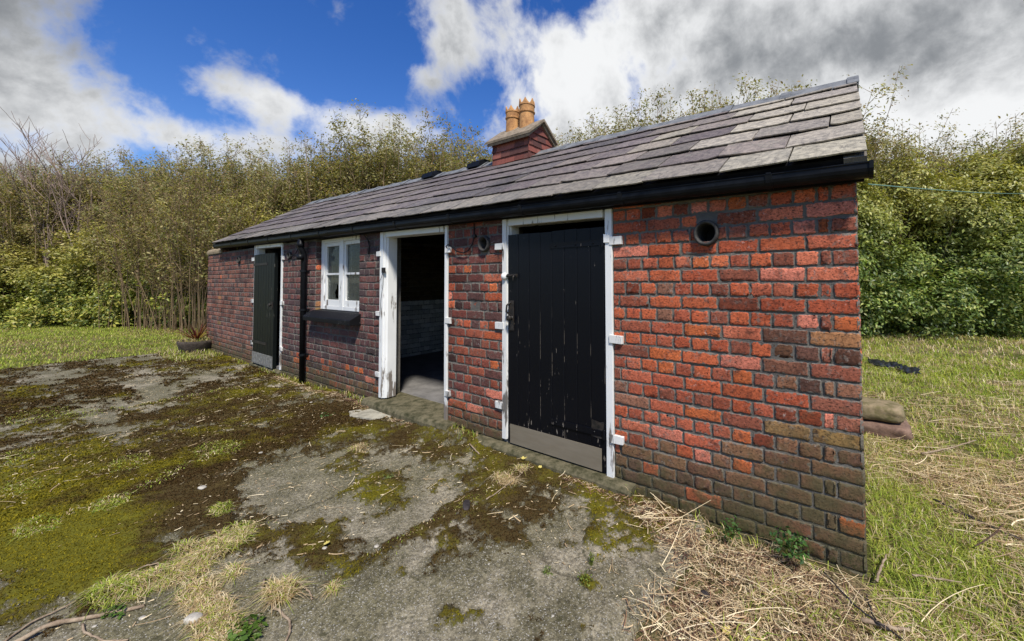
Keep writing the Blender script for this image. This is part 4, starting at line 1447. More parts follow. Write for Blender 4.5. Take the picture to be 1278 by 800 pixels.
def make_bare_tree(name, seed, h):
    rng = np.random.default_rng(seed)
    root = empty(name)
    paths, rads = [], []

    def grow(p, d, ln, r, lev):
        n = 7
        P = [p]; dd = d.copy()
        for i in range(n - 1):
            dd = dd + rng.normal(0, .07, 3) + np.array([0, 0, .07]); dd /= np.linalg.norm(dd)
            P.append(P[-1] + dd * ln / (n - 1))
        P = np.array(P)
        paths.append(P); rads.append(np.linspace(r, max(r * .35, .005), n))
        if lev == 0: return
        for k in range((6, 6, 4)[2 - lev]):
            t = rng.uniform(.25, .97) * (n - 1); i = min(int(t), n - 2)
            a = rng.uniform(0, 2 * math.pi)
            nd = dd + .75 * np.array([math.cos(a), math.sin(a), .1]); nd /= np.linalg.norm(nd)
            grow(P[i] + (P[i + 1] - P[i]) * (t - i), nd, ln * rng.uniform(.28, .48), r * .5, lev - 1)
    P0 = np.array([[0, 0, 0], [.03, 0, h * .1], [.02, .02, h * .2], [0, 0, h * .3]])
    paths.append(P0); rads.append(np.linspace(.08, .055, 4))
    for k in range(6):
        a = 2 * math.pi * k / 6 + rng.uniform(-.3, .3)
        d = np.array([math.cos(a) * .24, math.sin(a) * .24, 1.0]); d /= np.linalg.norm(d)
        grow(P0[-1] * rng.uniform(.55, 1.0), d, h * rng.uniform(.50, .70), .030, 2)
    V, Fq = tubes_np(paths, rads, 4)
    np_mesh('trunk', V, Fq, M_BARK, np.repeat(L3(140, 122, 110)[None], len(V), 0) * rng.uniform(.8, 1.2, (len(V), 1)), True, root)
    return root


def copy_tree(o, parent=None):
    c = o.copy(); COL.objects.link(c)
    if parent is not None: c.parent = parent
    for ch_ in list(o.children):
        d = ch_.copy(); COL.objects.link(d); d.parent = c
    return c


OLIVE = [(136, 132, 82), (122, 122, 72), (150, 140, 94), (108, 112, 64), (142, 124, 88), (160, 150, 106)]
OLIVE2 = [(146, 138, 88), (132, 128, 78), (158, 146, 98), (118, 118, 70), (144, 122, 86)]
LAUREL = [(114, 134, 64), (98, 120, 58), (134, 148, 74), (84, 104, 52), (156, 160, 86)]
LEFTG = [(140, 146, 62), (120, 132, 58), (160, 158, 72), (102, 116, 54), (174, 164, 84)]
used_proto = {}


def put(key, maker, x, y, s, rz, label, cat, group, sz=None):
    if key not in used_proto:
        o = maker(); used_proto[key] = o
    else:
        o = copy_tree(used_proto[key])
    o.location = (x, y, float(ground_h(np.array([x]), np.array([y]))[0]) - .03)
    o.scale = (s, s, (sz or s)); o.rotation_euler = (0, 0, rz)
    tag(o, label, cat, group)
    return o


TALL = [lambda i=i: make_shrub('tall_shrub', 100 + i, 5.2, 18, .72, 18000, .064, OLIVE if i % 2 else OLIVE2, .12, twigs=28, topthin=.42, stemcol=(146, 126, 100)) for i in range(4)]
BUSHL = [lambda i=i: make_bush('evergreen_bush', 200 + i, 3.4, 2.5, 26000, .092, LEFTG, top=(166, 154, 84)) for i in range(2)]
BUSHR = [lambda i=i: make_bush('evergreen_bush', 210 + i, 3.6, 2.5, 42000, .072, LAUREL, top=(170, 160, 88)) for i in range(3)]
BARE = [lambda i=i: make_shrub('bare_shrub', 300 + i, 4.9, 15, .85, 2200, .07, OLIVE2, .3, twigs=13, stemcol=(122, 104, 80), lean=.13, r0=.012, twigs2=.9) for i in range(2)]
TREE = [lambda i=i: make_bare_tree('bare_tree', 400 + i, 7.6) for i in range(3)]
rg = np.random.default_rng(99)
HP = np.array([(-27.5, -5.6), (-24.0, -2.6), (-20.8, -.5), (-17.6, 1.5), (0.4, 10.2), (3.8, 12.6), (9.0, 15.5)])
HL = np.concatenate([[0], np.cumsum(np.linalg.norm(np.diff(HP, axis=0), axis=1))])


def along(t, off=0.0):
    k = min(np.searchsorted(HL, t, 'right') - 1, len(HP) - 2)
    d = (HP[k + 1] - HP[k]) / (HL[k + 1] - HL[k])
    p = HP[k] + d * (t - HL[k]) + np.array([-d[1], d[0]]) * off
    return p


t = 0.4; n = 0
while t < HL[-1]:
    for off in ((.9, 1.9) if n % 3 else (.9, 1.9, 2.8)):
        x, y = along(t + off * .3, off + rg.normal(0, .22))
        px_ = x / max(y + 2.28, .3)
        zone = 'left' if x < -15.5 else ('behind' if x < 0.2 else 'right')
        lab = {'left': 'tall thin-stemmed olive shrub in the hedge row left of the outbuilding',
               'behind': 'tall thin-stemmed olive shrub topping the hedge behind the slate roof',
               'right': 'tall leggy shrub rising above the laurel hedge right of the outbuilding'}[zone]
        s = (1.14 if x < -15 else 1.20 if x < -4 else 1.30 if x < .4 else 1.02) * rg.uniform(.93, 1.06)
        put('tall%d' % (n % 4), TALL[n % 4], x, y, s, rg.uniform(0, 6.28), lab, 'shrub', {'left': 'tall shrubs of the left hedge', 'behind': 'tall shrubs behind the roof', 'right': 'tall shrubs of the right hedge'}[zone], s * rg.uniform(.92, 1.08))
        n += 1
    t += rg.uniform(.62, .86)
t = 0.3; n = 0
while t < HL[-1]:
    x, y = along(t, rg.normal(-.1, .25))
    if x < -15.2:
        put('bl%d' % (n % 2), BUSHL[n % 2], x + rg.normal(0, .25), y + rg.normal(0, .3), rg.uniform(.62, 1.10), rg.uniform(0, 6.28), 'yellow-green evergreen bush at the front of the left hedge', 'bush', 'yellow-green bushes of the left hedge', rg.uniform(.7, 1.32))
        t += rg.uniform(.9, 1.5)
    elif x < -.6:
        put('br%d' % (n % 3), BUSHR[n % 3], x, y, rg.uniform(.85, 1.0), rg.uniform(0, 6.28), 'dark evergreen bush low in the hedge behind the outbuilding', 'bush', 'bushes of the hedge behind the building')
        t += rg.uniform(1.7, 2.1)
    else:
        put('br%d' % (n % 3), BUSHR[n % 3], x, y, rg.uniform(1.12, 1.40), rg.uniform(0, 6.28), 'dense dark green laurel bush at the right-hand edge of the grass', 'bush', 'laurel bushes right of the building')
        t += rg.uniform(1.25, 1.6)
    n += 1
k = 0
for px, dist in ((140, 19.4), (172, 18.0), (192, 17.6), (208, 17.0), (226, 16.6), (240, 15.7), (254, 15.2), (270, 15.4)):
    r = ray(px, 400); r = r / math.hypot(r[0], r[1])
    put('bare%d' % (k % 2), BARE[k % 2], CAM[0] + r[0] * dist, CAM[1] + r[1] * dist, rg.uniform(.9, 1.12), rg.uniform(0, 6.28), 'bunch of bare reddish-brown upright stems in the hedge beside the garden wall end', 'shrub', 'bare stems near the garden wall')
    k += 1
for px, dist, s, lab in ((58, 23.0, .90, 'leftmost bare tree with upright branches standing above the left hedge'), (100, 22.0, .84, 'bare tree with spreading fan of twigs above the left hedge'), (18, 24.5, .86, 'bare tree at the very edge of the left hedge')):
    r = ray(px, 400); r = r / math.hypot(r[0], r[1])
    put('tree%d' % (px % 3), TREE[px % 3], CAM[0] + r[0] * dist, CAM[1] + r[1] * dist, s, rg.uniform(0, 6.28), lab, 'tree', None)

# ------------------------------------------------------------------ grass, hay and moss
def blades(P, h, w_, lean, col, rng):
    n = len(P)
    a = rng.uniform(0, 2 * math.pi, n)
    ld = np.stack([np.cos(a), np.sin(a)], 1) * lean[:, None]
    sd_ = np.stack([-np.sin(a + rng.normal(0, .5, n)), np.cos(a), np.zeros(n)], 1) * (w_ / 2)[:, None]
    mid = P + np.concatenate([ld * h[:, None] * .35, (h * .62)[:, None]], 1)
    tip = P + np.concatenate([ld * h[:, None] * 1.0, (h * np.clip(1.0 - lean * .35, .15, 1))[:, None]], 1)
    V = np.stack([P - sd_, P + sd_, mid + sd_ * .8, mid - sd_ * .8, tip + sd_ * .12, tip - sd_ * .12], 1).reshape(-1, 3)
    f = np.array([[0, 1, 2, 3], [3, 2, 4, 5]])
    Fq = (f[None] + (np.arange(n) * 6)[:, None, None]).reshape(-1, 4)
    return V, Fq, np.repeat(col, 6, 0)


def top_h(x, y):
    g = ground_h(x, y) + hay_h(x, y)
    inyard = (x < -.5) & (x > -11.6) & (y < 0.1) & (y > -6.9)
    return np.where(inyard, np.maximum(g, yard_h(x, y)), g)


def visible(x, y, pad=120):
    d = np.stack([x - CAM[0], y - CAM[1], np.zeros_like(x) - CAM[2]], 1)
    z = d @ _fwd
    px = CX + FPX * (d @ _cx) / np.maximum(z, .01); py = CY - FPX * (d @ _cyv) / np.maximum(z, .01)
    return (z > .2) & (px > -pad * 2.5) & (px < 1278 + pad * 2.5) & (py < 800 + pad * 2)


GREEN = [(142, 160, 60), (162, 174, 70), (122, 144, 52), (180, 180, 86), (152, 164, 64)]
STRAWC = [(198, 178, 138), (212, 194, 156), (184, 160, 122), (168, 144, 110), (222, 206, 170), (190, 166, 130)]
DULL = [(132, 100, 76), (108, 78, 60), (148, 118, 90), (88, 64, 52), (74, 54, 46)]


def cols_mix(n, f_straw, rng, a=GREEN, b=STRAWC):
    ca, cb = leaf_cols(n, rng, a, .25), leaf_cols(n, rng, b, .2)
    return np.where((rng.random(n) < f_straw)[:, None], cb, ca)


def scatter_zone(n, x0, x1, y0, y1, rng):
    x, y = rng.uniform(x0, x1, n), rng.uniform(y0, y1, n)
    return x, y


def hayness(x, y):
    """0 green turf .. 1 raked dry hay, right-hand field"""
    f = fbm(x * 0.8 + .5 * y, y * 1.5 - .3 * x, 71, 4)
    f = smooth(f, .44, .60)
    band = np.exp(-((y - 0.9 - .25 * x) / .55) ** 2) * smooth(x, 0.15, .5) * .85
    green = np.exp(-((x - .30) / .22) ** 2 - ((y - .55) / .5) ** 2) * .8
    return np.clip(f * .45 + band - green + .04, 0, 1)


rng = np.random.default_rng(5)
VV, FF, CC = [], [], []
nb = 0


def push(V, Fq, C):
    global nb
    VV.append(V); FF.append(Fq + nb); CC.append(C); nb += len(V)


# right-hand grass, denser close to the camera
for n, x0, x1, y0, y1, hs, ws in ((46000, .05, 2.2, -.45, 2.0, .055, .0035), (52000, .05, 5.0, 1.4, 7, .07, .006), (52000, -1.5, 13, 4.5, 15, .10, .011),
                                  (9000, -.4, 1.2, -1.3, -.2, .05, .0035)):
    x, y = scatter_zone(n, x0, x1, y0, y1, rng)
    hy = hayness(x, y)
    keep = visible(x, y) & (rng.random(n) < 1 - .55 * hy) & ~((x < .06) & (y > -.02) & (y < 3)) & ~((x < -.05) & (y > -.3))
    x, y, hy = x[keep], y[keep], hy[keep]
    P = np.stack([x, y, top_h(x, y) - .004], 1)
    m_ = len(x)
    cl_ = fbm(x * 3, y * 3, 73, 3)
    h = hs * rng.uniform(.45, 1.35, m_) * (.55 + .9 * cl_)
    push(*blades(P, h, np.full(m_, ws) * rng.uniform(.7, 1.3, m_), rng.uniform(.3, 1.7, m_), cols_mix(m_, .20 + .7 * hy, rng), rng))
# the same turf beyond the frame's right edge and in front of the yard corner
n = 34000
x, y = scatter_zone(n, -.45, 6.0, -4.5, 2.5, rng)
hy = hayness(x, y)
keep = ~((x < .06) & (y > -.3)) & ~((x < .9) & (y > -.6)) & (rng.random(n) < 1 - .5 * hy)
x, y, hy = x[keep], y[keep], hy[keep]; m_ = len(x)
push(*blades(np.stack([x, y, top_h(x, y) - .004], 1), .065 * rng.uniform(.45, 1.35, m_), rng.uniform(.004, .007, m_), rng.uniform(.3, 1.7, m_), cols_mix(m_, .2 + .6 * hy, rng), rng))
# far-left lawn
for n, x0, x1, y0, y1, hs, ws in ((110000, -24, -10.9, -9, 3.5, .07, .009),):
    x, y = scatter_zone(n, x0, x1, y0, y1, rng)
    e = fbm(x * 2, y * 2, 56, 3)
    keep = visible(x, y) & ((x < -11.25 + .5 * (e - .5)))
    x, y = x[keep], y[keep]
    P = np.stack([x, y, top_h(x, y) - .01], 1); m_ = len(x)
    dry = smooth(fbm(x * .7, y * 1.2, 74, 3), .42, .6) * .7
    push(*blades(P, hs * rng.uniform(.4, 1.3, m_), np.full(m_, ws), rng.uniform(.3, 1.3, m_), cols_mix(m_, .08 + .42 * dry, rng, b=STRAWC[:1] + DULL[:3] + [(186, 178, 110)]), rng))
# ragged fringe at the foot of walls
n = 1500
x = rng.uniform(-10.9, .03, n); y = -np.abs(rng.normal(0, .05, n)) - .015
keep = (fbm(x * 2.3, y * 0, 75, 3) > .56) & ~((x > -4.4) & (x < -2.96)) & ~((x > -2.6) & (x < -1.2))
x, y = x[keep], y[keep]; m_ = len(x)
push(*blades(np.stack([x, y, top_h(x, y)], 1), rng.uniform(.02, .07, m_), np.full(m_, .004), rng.uniform(.2, 1.2, m_), cols_mix(m_, .35, rng), rng))
for ic_, P_ in ((2, CRACKS[2]), (3, CRACKS[3]), (4, CRACKS[4]), (5, CRACKS[5])):
    sl_ = np.linalg.norm(np.diff(P_, axis=0), axis=1); n = int(sl_.sum() * (420 if ic_ < 4 else 230))
    k_ = rng.choice(len(sl_), n, p=sl_ / sl_.sum()); u_ = rng.random(n)[:, None]
    q = P_[k_] * (1 - u_) + P_[k_ + 1] * u_ + rng.normal(0, .028, (n, 2)) + (.09 * (fbm(np.arange(n) * .0 + u_[:, 0] * 9 + k_ * 9, k_ * 3.3, 41, 3) - .5))[:, None]
    keep = fbm(q[:, 0] * 2.2, q[:, 1] * 2.2, 76, 3) > (.47 if ic_ < 4 else .52)
    q = q[keep]; m_ = len(q)
    push(*blades(np.stack([q[:, 0], q[:, 1], top_h(q[:, 0], q[:, 1]) - .002], 1), rng.uniform(.006, .026 if ic_ < 4 else .016, m_), np.full(m_, .0055 if ic_ < 4 else .0035), rng.uniform(.4, 1.8, m_), cols_mix(m_, .45, rng), rng))
# grass grown up round the pot, the stone blocks and the plastic
for cx_, cy_, rx_, ry_, n, hh in ((G(235, 446)[0], G(235, 446)[1], .75, .30, 900, .11), (G(1118, 548)[0], G(1118, 548)[1] - .06, .32, .06, 500, .07), (G(1150, 540)[0], G(1150, 540)[1], .12, .2, 400, .09), (G(1115, 462)[0], G(1115, 462)[1], .5, .10, 500, .09)):
    x = cx_ + rx_ * rng.uniform(-1, 1, n); y = cy_ + ry_ * rng.uniform(-1, 1, n)
    keep = ~((x < .06) & (x > -10.9) & (y > -.02))
    x, y = x[keep], y[keep]; m_ = len(x)
    push(*blades(np.stack([x, y, top_h(x, y) - .005], 1), hh * rng.uniform(.3, 1.2, m_), np.full(m_, .007), rng.uniform(.2, 1.3, m_), cols_mix(m_, .4, rng), rng))
turf = np_mesh('grass', np.concatenate(VV), np.concatenate(FF), M_GRASS, np.concatenate(CC), True)
tag(turf, 'rough green and straw coloured grass growing round the concrete yard', 'grass', kind='stuff')


def strands(x, y, z, ln, ang, w_, curl, col, rng, rise=0.0):
    """curved dry stalks lying about"""
    n, k = len(x), 6
    t = np.linspace(-.5, .5, k)
    a = ang[:, None] + curl[:, None] * t[None]
    dx = np.cos(a) * (ln / (k - 1))[:, None]; dy = np.sin(a) * (ln / (k - 1))[:, None]
    X_ = x[:, None] + np.cumsum(dx, 1) - dx.sum(1)[:, None] / 2; Y_ = y[:, None] + np.cumsum(dy, 1) - dy.sum(1)[:, None] / 2
    til = rng.normal(0, .14, n)
    Z_ = z[:, None] + np.abs(til)[:, None] * ((t + .5) * ln[:, None] if np.isscalar(rise) else 0) + rise
    nx_, ny_ = -np.sin(a), np.cos(a)
    taper = np.linspace(1, .55, k)[None]
    ww = w_[:, None] / 2 * taper
    roll = rng.uniform(-.8, .8, n)[:, None]
    V = np.stack([np.stack([X_ - nx_ * ww, Y_ - ny_ * ww, Z_ - ww * roll], 2), np.stack([X_, Y_, Z_ + ww * .8], 2), np.stack([X_ + nx_ * ww, Y_ + ny_ * ww, Z_ + ww * roll], 2)], 2).reshape(-1, 3)
    g = np.arange(k * 3).reshape(k, 3)
    f = np.stack([g[:-1, :-1].ravel(), g[:-1, 1:].ravel(), g[1:, 1:].ravel(), g[1:, :-1].ravel()], 1)
    Fq = (f[None] + (np.arange(n) * k * 3)[:, None, None]).reshape(-1, 4)
    return V, Fq, np.repeat(col, k * 3, 0)


VV, FF, CC = [], [], []; nb = 0
# the raked heap by the corner
n = 21000
x, y = rng.uniform(-1.25, .55, n), rng.uniform(-1.35, .02, n)
edge = .16 * (fbm(x * 4, y * 4, 81, 4) - .5)
left = -0.72 - .40 * smooth(y, -.55, -.05) + edge
dens = smooth(x, left - .10, left + .14) * smooth(y, -1.35, -1.1)
dens = dens * (.35 + .65 * smooth(fbm(x * 3.2, y * 3.2, 82, 3), .32, .5))
dens = dens * (1 - .35 * smooth(x, .05, .35))
keep = (rng.random(n) < dens) & (y < -.02 - .03 * rng.random(n))
x, y = x[keep], y[keep]; m_ = len(x)
z = top_h(x, y) + rng.random(m_) ** 1.6 * (.012 + .022 * smooth(-y, .05, .35))
dark = rng.random(m_) < .42
col = np.where(dark[:, None], leaf_cols(m_, rng, DULL), leaf_cols(m_, rng, STRAWC))
push(*strands(x, y, z, rng.choice([.022, .045, .08, .14], m_, p=[.38, .36, .19, .07]) * rng.uniform(.7, 1.4, m_), rng.uniform(0, 6.28, m_), rng.uniform(.0014, .0046, m_), rng.normal(0, 1.1, m_), col, rng))
n = 260
x, y = rng.uniform(-1.0, .5, n), rng.uniform(-1.2, -.05, n)
keep = x > -.72 - .40 * smooth(y, -.55, -.05)
x, y = x[keep], y[keep]; m_ = len(x)
push(*strands(x, y, top_h(x, y) + rng.uniform(.015, .05, m_), rng.uniform(.14, .42, m_), rng.normal(.15, .9, m_), rng.uniform(.0018, .004, m_), rng.normal(0, .9, m_), leaf_cols(m_, rng, STRAWC), rng))
# swathes lying on the right-hand field
n = 26000
x, y = rng.uniform(.05, 4.5, n), rng.uniform(-.5, 5.5, n)
keep = (rng.random(n) < hayness(x, y) * np.exp(-y * .22)) & visible(x, y, 60)
x, y = x[keep], y[keep]; m_ = len(x)
push(*strands(x, y, top_h(x, y) + rng.random(m_) * .045, rng.uniform(.06, .30, m_), rng.normal(-.25, .7, m_), rng.uniform(.002, .006, m_), rng.normal(0, .7, m_), np.where((rng.random(m_) < .25)[:, None], leaf_cols(m_, rng, DULL), leaf_cols(m_, rng, STRAWC)), rng))
# loose stalks blown over the yard
n = 5200
x, y = rng.uniform(-9, -.7, n), rng.uniform(-2.6, -.03, n)
keep = visible(x, y, 40) & (fbm(x * 2, y * 2, 83, 3) > .45)
x, y = x[keep], y[keep]; m_ = len(x)
push(*strands(x, y, top_h(x, y) + .004, rng.choice([.012, .02, .03, .09], m_, p=[.52, .30, .13, .05]) * rng.uniform(.7, 1.3, m_), rng.uniform(0, 6.28, m_), rng.uniform(.0025, .006, m_), rng.normal(0, .5, m_), leaf_cols(m_, rng, STRAWC), rng))
# litter along the foot of the wall
n = 2600
x = rng.uniform(-6.8, -1.0, n); y = -.09 - np.abs(rng.normal(0, .045, n))
keep = fbm(x * 1.6, y, 84, 3) > .42
x, y = x[keep], y[keep]; m_ = len(x)
push(*strands(x, y, top_h(x, y) + rng.random(m_) * .008, rng.uniform(.01, .06, m_), rng.uniform(0, 6.28, m_), rng.uniform(.002, .005, m_), rng.normal(0, .8, m_), leaf_cols(m_, rng, STRAWC + DULL + DULL), rng))
hay = np_mesh('dry_hay', np.concatenate(VV), np.concatenate(FF), M_STRAW, np.concatenate(CC), True)
tag(hay, 'pale dry hay heaped at the foot of the brick corner and strewn over the grass', 'hay', kind='stuff')

# moss fronds over the mossy parts of the yard
VV, FF, CC = [], [], []; nb = 0
for n, x0, x1, y0, y1, hs, ws in ((230000, -4.6, -.7, -2.4, 0, .0085, .0042), (120000, -8, -3.8, -3.4, 0, .013, .008), (46000, -11.4, -7, -5, 0, .02, .016)):
    x, y = rng.uniform(x0, x1, n), rng.uniform(y0, y1, n)
    mo, to, cr = yard_fields(x, y)
    fl = fbm(x * 26, y * 26, 91, 2)
    keep = (mo + .55 * (fl - .5) > .46) & visible(x, y, 30)
    x, y, mo, to, fl = x[keep], y[keep], mo[keep], to[keep], fl[keep]
    m_ = len(x)
    tn = np.clip(to + .7 * (fbm(x * 9, y * 9, 92, 3) - .5), 0, 1)[:, None]
    g = smooth(tn, .25, .75)
    col = (L3(70, 53, 28)[None] * (1 - g) + L3(122, 112, 26)[None] * g) * rng.uniform(.55, 1.45, (m_, 1))
    push(*blades(np.stack([x, y, yard_h(x, y, mo) - .002], 1), hs * rng.uniform(.4, 1.3, m_), np.full(m_, ws), rng.uniform(.3, 1.6, m_), col, rng))
moss = np_mesh('moss', np.concatenate(VV), np.concatenate(FF), M_MOSS, np.concatenate(CC), True)
tag(moss, 'brown and yellow-green moss cushions spread over the old concrete', 'moss', kind='stuff')


# ------------------------------------------------------------------ grass tufts and weeds in the yard joints
def tuft(px, py, r, n, h, straw, name, label, cat, flat=1.0, group=None):
    x0, y0 = G(px, py, .02)
    rr = r * np.sqrt(rng.random(n)); a = rng.uniform(0, 6.28, n)
    x, y = x0 + rr * np.cos(a), y0 + rr * np.sin(a) * .6
    P = np.stack([x - x0, y - y0, top_h(x, y) - .003 - .02], 1)
    V, Fq, C = blades(P, h * rng.uniform(.4, 1.2, n), rng.uniform(.0022, .0042, n), rng.uniform(.3, 2.0, n) * flat, cols_mix(n, straw, rng), rng)
    o = np_mesh(name, V, Fq, M_GRASS, C, True)
    o.location = (x0, y0, .02)
    tag(o, label, cat, group)
    return o


STRIP = 'grass tufts along the joint at the lower left'
for i, (px, py, r, n, st) in enumerate([(140, 742, .10, 520, .25), (170, 735, .09, 380, .55), (205, 722, .09, 420, .65), (238, 708, .10, 560, .7), (262, 690, .10, 560, .75), (285, 680, .09, 480, .55),
                                        (246, 740, .09, 460, .8), (262, 765, .10, 560, .8), (272, 790, .09, 460, .75), (300, 668, .07, 300, .5), (230, 690, .06, 200, .5), (290, 715, .05, 160, .7)]):
    tuft(px, py, r * 1.15, int(n * 1.5), .034, st, 'grass_tuft', 'low yellowing grass tuft in the strip crossing the lower left of the yard', 'grass tuft', 1.5, STRIP)
tuft(350, 742, .075, 700, .055, .8, 'grass_tuft', 'straw-yellow grass tuft ringed by two curved twigs', 'grass tuft', 1.1)
tuft(630, 603, .09, 420, .04, .92, 'grass_tuft', 'dry bleached grass tuft in front of the closed black door', 'grass tuft', 1.4)
tuft(652, 590, .05, 160, .035, .85, 'grass_tuft', 'small dry tuft closest to the step of the closed black door', 'grass tuft', 1.4)
tuft(448, 562, .10, 260, .03, .9, 'grass_tuft', 'pale dry tuft on the moss in front of the open doorway', 'grass tuft', 1.6)
tuft(415, 735, .035, 150, .03, .7, 'grass_tuft', 'tiny yellow tuft right of the ringed tuft', 'grass tuft', 1.4)
for i, (px, py, r, n) in enumerate([(50, 520, .35, 500), (272, 563, .22, 420), (160, 582, .2, 260), (138, 634, .13, 240), (45, 662, .14, 260), (20, 615, .18, 200), (15, 575, .22, 240), (100, 517, .25, 200), (275, 640, .08, 240)]):
    tuft(px, py, r, int(n * 1.5), .022, .25, 'grass_tuft', 'pale green grass tuft growing on the mossy left part of the yard', 'grass tuft', 1.5, 'tufts scattered over the mossy yard')


def weed(px, py, r, n, size, pal, name, label, cat, h=.03, z0=.02, y_shift=0.0):
    x0, y0 = G(px, py, z0); y0 += y_shift
    root = empty(name, (x0, y0, z0))
    rr = r * np.sqrt(rng.random(n)); a = rng.uniform(0, 6.28, n)
    zz = rng.random(n) * h + .006
    P = np.stack([rr * np.cos(a), rr * np.sin(a) * .7, zz], 1)
    nr = np.stack([np.cos(a) * .5, np.sin(a) * .5, np.ones(n)], 1)
    V, Fq, C = leaf_quads(P, size, nr, rng, leaf_cols(n, rng, pal, .25), .62)
    np_mesh('foliage', V, Fq, M_LEAF2, C, False, root)
    ps, rs = [], []
    for p in P[:min(n, 26)]:
        ps.append(np.array([[p[0] * .2, p[1] * .2, -.005], [p[0] * .7, p[1] * .7, p[2] * .6], p])); rs.append([.0016, .0013, .001])
    Vs, Fs = tubes_np(ps, rs)
    np_mesh('stems', Vs, Fs, M_LEAF2, np.repeat(L3(108, 116, 54)[None], len(Vs), 0), True, root)
    tag(root, label, cat)
    return root


WG = [(70, 104, 48), (86, 120, 56), (58, 90, 44)]
weed(985, 690, .085, 170, .022, WG, 'weed', 'leafy green weed at the foot of the brick corner', 'weed', .09, .07, 0)
weed(912, 668, .055, 70, .016, WG, 'weed', 'small feathery weed at the wall foot left of the leafy weed', 'weed', .08, .06)
weed(730, 730, .035, 60, .011, [(128, 142, 62), (112, 130, 58)], 'weed', 'thin pale weed sprouting where the yard cracks meet', 'weed', .05)
weed(738, 705, .018, 26, .010, [(128, 142, 62)], 'weed', 'single spindly weed just above the crack junction', 'weed', .06)
weed(683, 715, .03, 34, .010, [(112, 130, 62)], 'weed', 'tiny grey-green weed along the diagonal crack', 'weed', .02)
weed(485, 598, .05, 60, .014, [(110, 130, 66), (128, 142, 80)], 'weed', 'low grey-green weed at the edge of the bare concrete patch', 'weed', .025)
weed(408, 520, .09, 60, .025, WG, 'weed', 'round green weed on the moss near the white window', 'weed', .03)
weed(672, 575, .03, 16, .022, [(142, 160, 80), (168, 170, 90)], 'weed', 'light green seedling at the step under the kick plate', 'weed', .04, .03)
weed(305, 792, .09, 110, .026, [(84, 112, 44), (100, 128, 52)], 'weed', 'bright green clover patch at the bottom edge of the yard', 'weed', .03)
weed(145, 765, .05, 60, .016, [(84, 112, 44)], 'weed', 'small green weed under the long stick at lower left', 'weed', .02)


# ------------------------------------------------------------------ sticks and stones
M_STICK = mat_simple('dry_stick', (0.16, 0.11, 0.07), (0.36, 0.28, 0.19), 30, 0.85, 0.5, stretch=(1, 1, 1))
M_DARKW = mat_simple('rotten_wood', (0.012, 0.010, 0.010), (0.05, 0.042, 0.04), 30, 0.8, 0.6)
M_STONE = mat_simple('pale_stone', (0.26, 0.24, 0.20), (0.50, 0.46, 0.38), 24, 0.85, 0.6)
M_FLAG = mat_simple('broken_flagstone', (0.20, 0.185, 0.14), (0.40, 0.375, 0.29), 12, 0.9, 0.6)


def stick(pts, r0, r1, label, name='stick', mat=None, lift=.008):
    P = []
    for px, py in pts:
        x, y = G(px, py, .03); P.append((x, y, float(top_h(np.array([x]), np.array([y]))[0]) + lift))
    P = np.array(P)
    t = np.linspace(0, 1, len(P)); tt = np.linspace(0, 1, len(P) * 4)
    Q = np.stack([np.interp(tt, t, P[:, i]) for i in range(3)], 1)
    for _ in range(2): Q[1:-1] = (Q[:-2] + 2 * Q[1:-1] + Q[2:]) / 4
    Q[1:-1] += rng.normal(0, .0015, (len(Q) - 2, 3))
    mb = MB(); mb.tube(Q, list(np.linspace(r0, r1, len(Q)) * rng.uniform(.88, 1.1, len(Q))), 8)
    o = mb.build(name, mat or M_STICK, smooth=True)
    tag(o, label, 'stick')
    return o


stick([(10, 806), (60, 786), (110, 771), (180, 755)], .010, .007, 'long straight pale stick lying at the bottom left corner')
stick([(5, 800), (40, 775), (70, 762), (98, 750)], .004, .003, 'thin curved stem beside the long stick at bottom left')
stick([(103, 778), (104, 786), (116, 793), (132, 800), (160, 797)], .004, .003, 'bent twig looping below the long stick')
stick([(165, 720), (180, 708), (200, 703), (225, 703)], .0035, .0025, 'thin grey twig above the grass strip at lower left')
stick([(330, 722), (325, 745), (345, 760), (363, 775), (362, 790), (355, 803)], .0055, .004, 'curved S-shaped twig left of the straw-yellow tuft')
stick([(358, 722), (375, 728), (386, 738), (390, 748)], .0045, .003, 'short arched twig right of the straw-yellow tuft')
stick([(586, 560), (598, 571)], .006, .005, 'short grey stick on the moss between the two doorways')
stick([(607, 627), (626, 614), (648, 598), (656, 590)], .004, .0025, 'thin straight stalk through the dry tuft before the black door')
stick([(1108, 795), (1075, 770), (1048, 742), (1028, 716)], .004, .003, 'dark thin twig crossing the hay below the brick corner', mat=M_DARKW, lift=.05)
stick([(1082, 745), (1090, 775), (1110, 792), (1140, 812)], .004, .003, 'dark curved twig right of the brick corner', mat=M_DARKW, lift=.04)
stick([(1094, 727), (1100, 708), (1106, 694)], .006, .004, 'pale stout stalk leaning beside the foot of the brick corner', lift=.05)
stick([(1138, 716), (1160, 719), (1200, 724)], .005, .003, 'pale straight stalk on the grass right of the corner', lift=.04)
stick([(1075, 778), (1100, 786), (1135, 790)], .009, .006, 'short bleached broken stick at the bottom edge right of the hay', lift=.04)
stick([(1150, 566), (1185, 560), (1218, 548)], .007, .004, 'long bleached stick on the hay right of the stone blocks', lift=.05)
stick([(1165, 622), (1215, 645), (1278, 672)], .010, .006, 'dark fallen branch along the hay swathe at right', mat=M_DARKW, lift=.03)


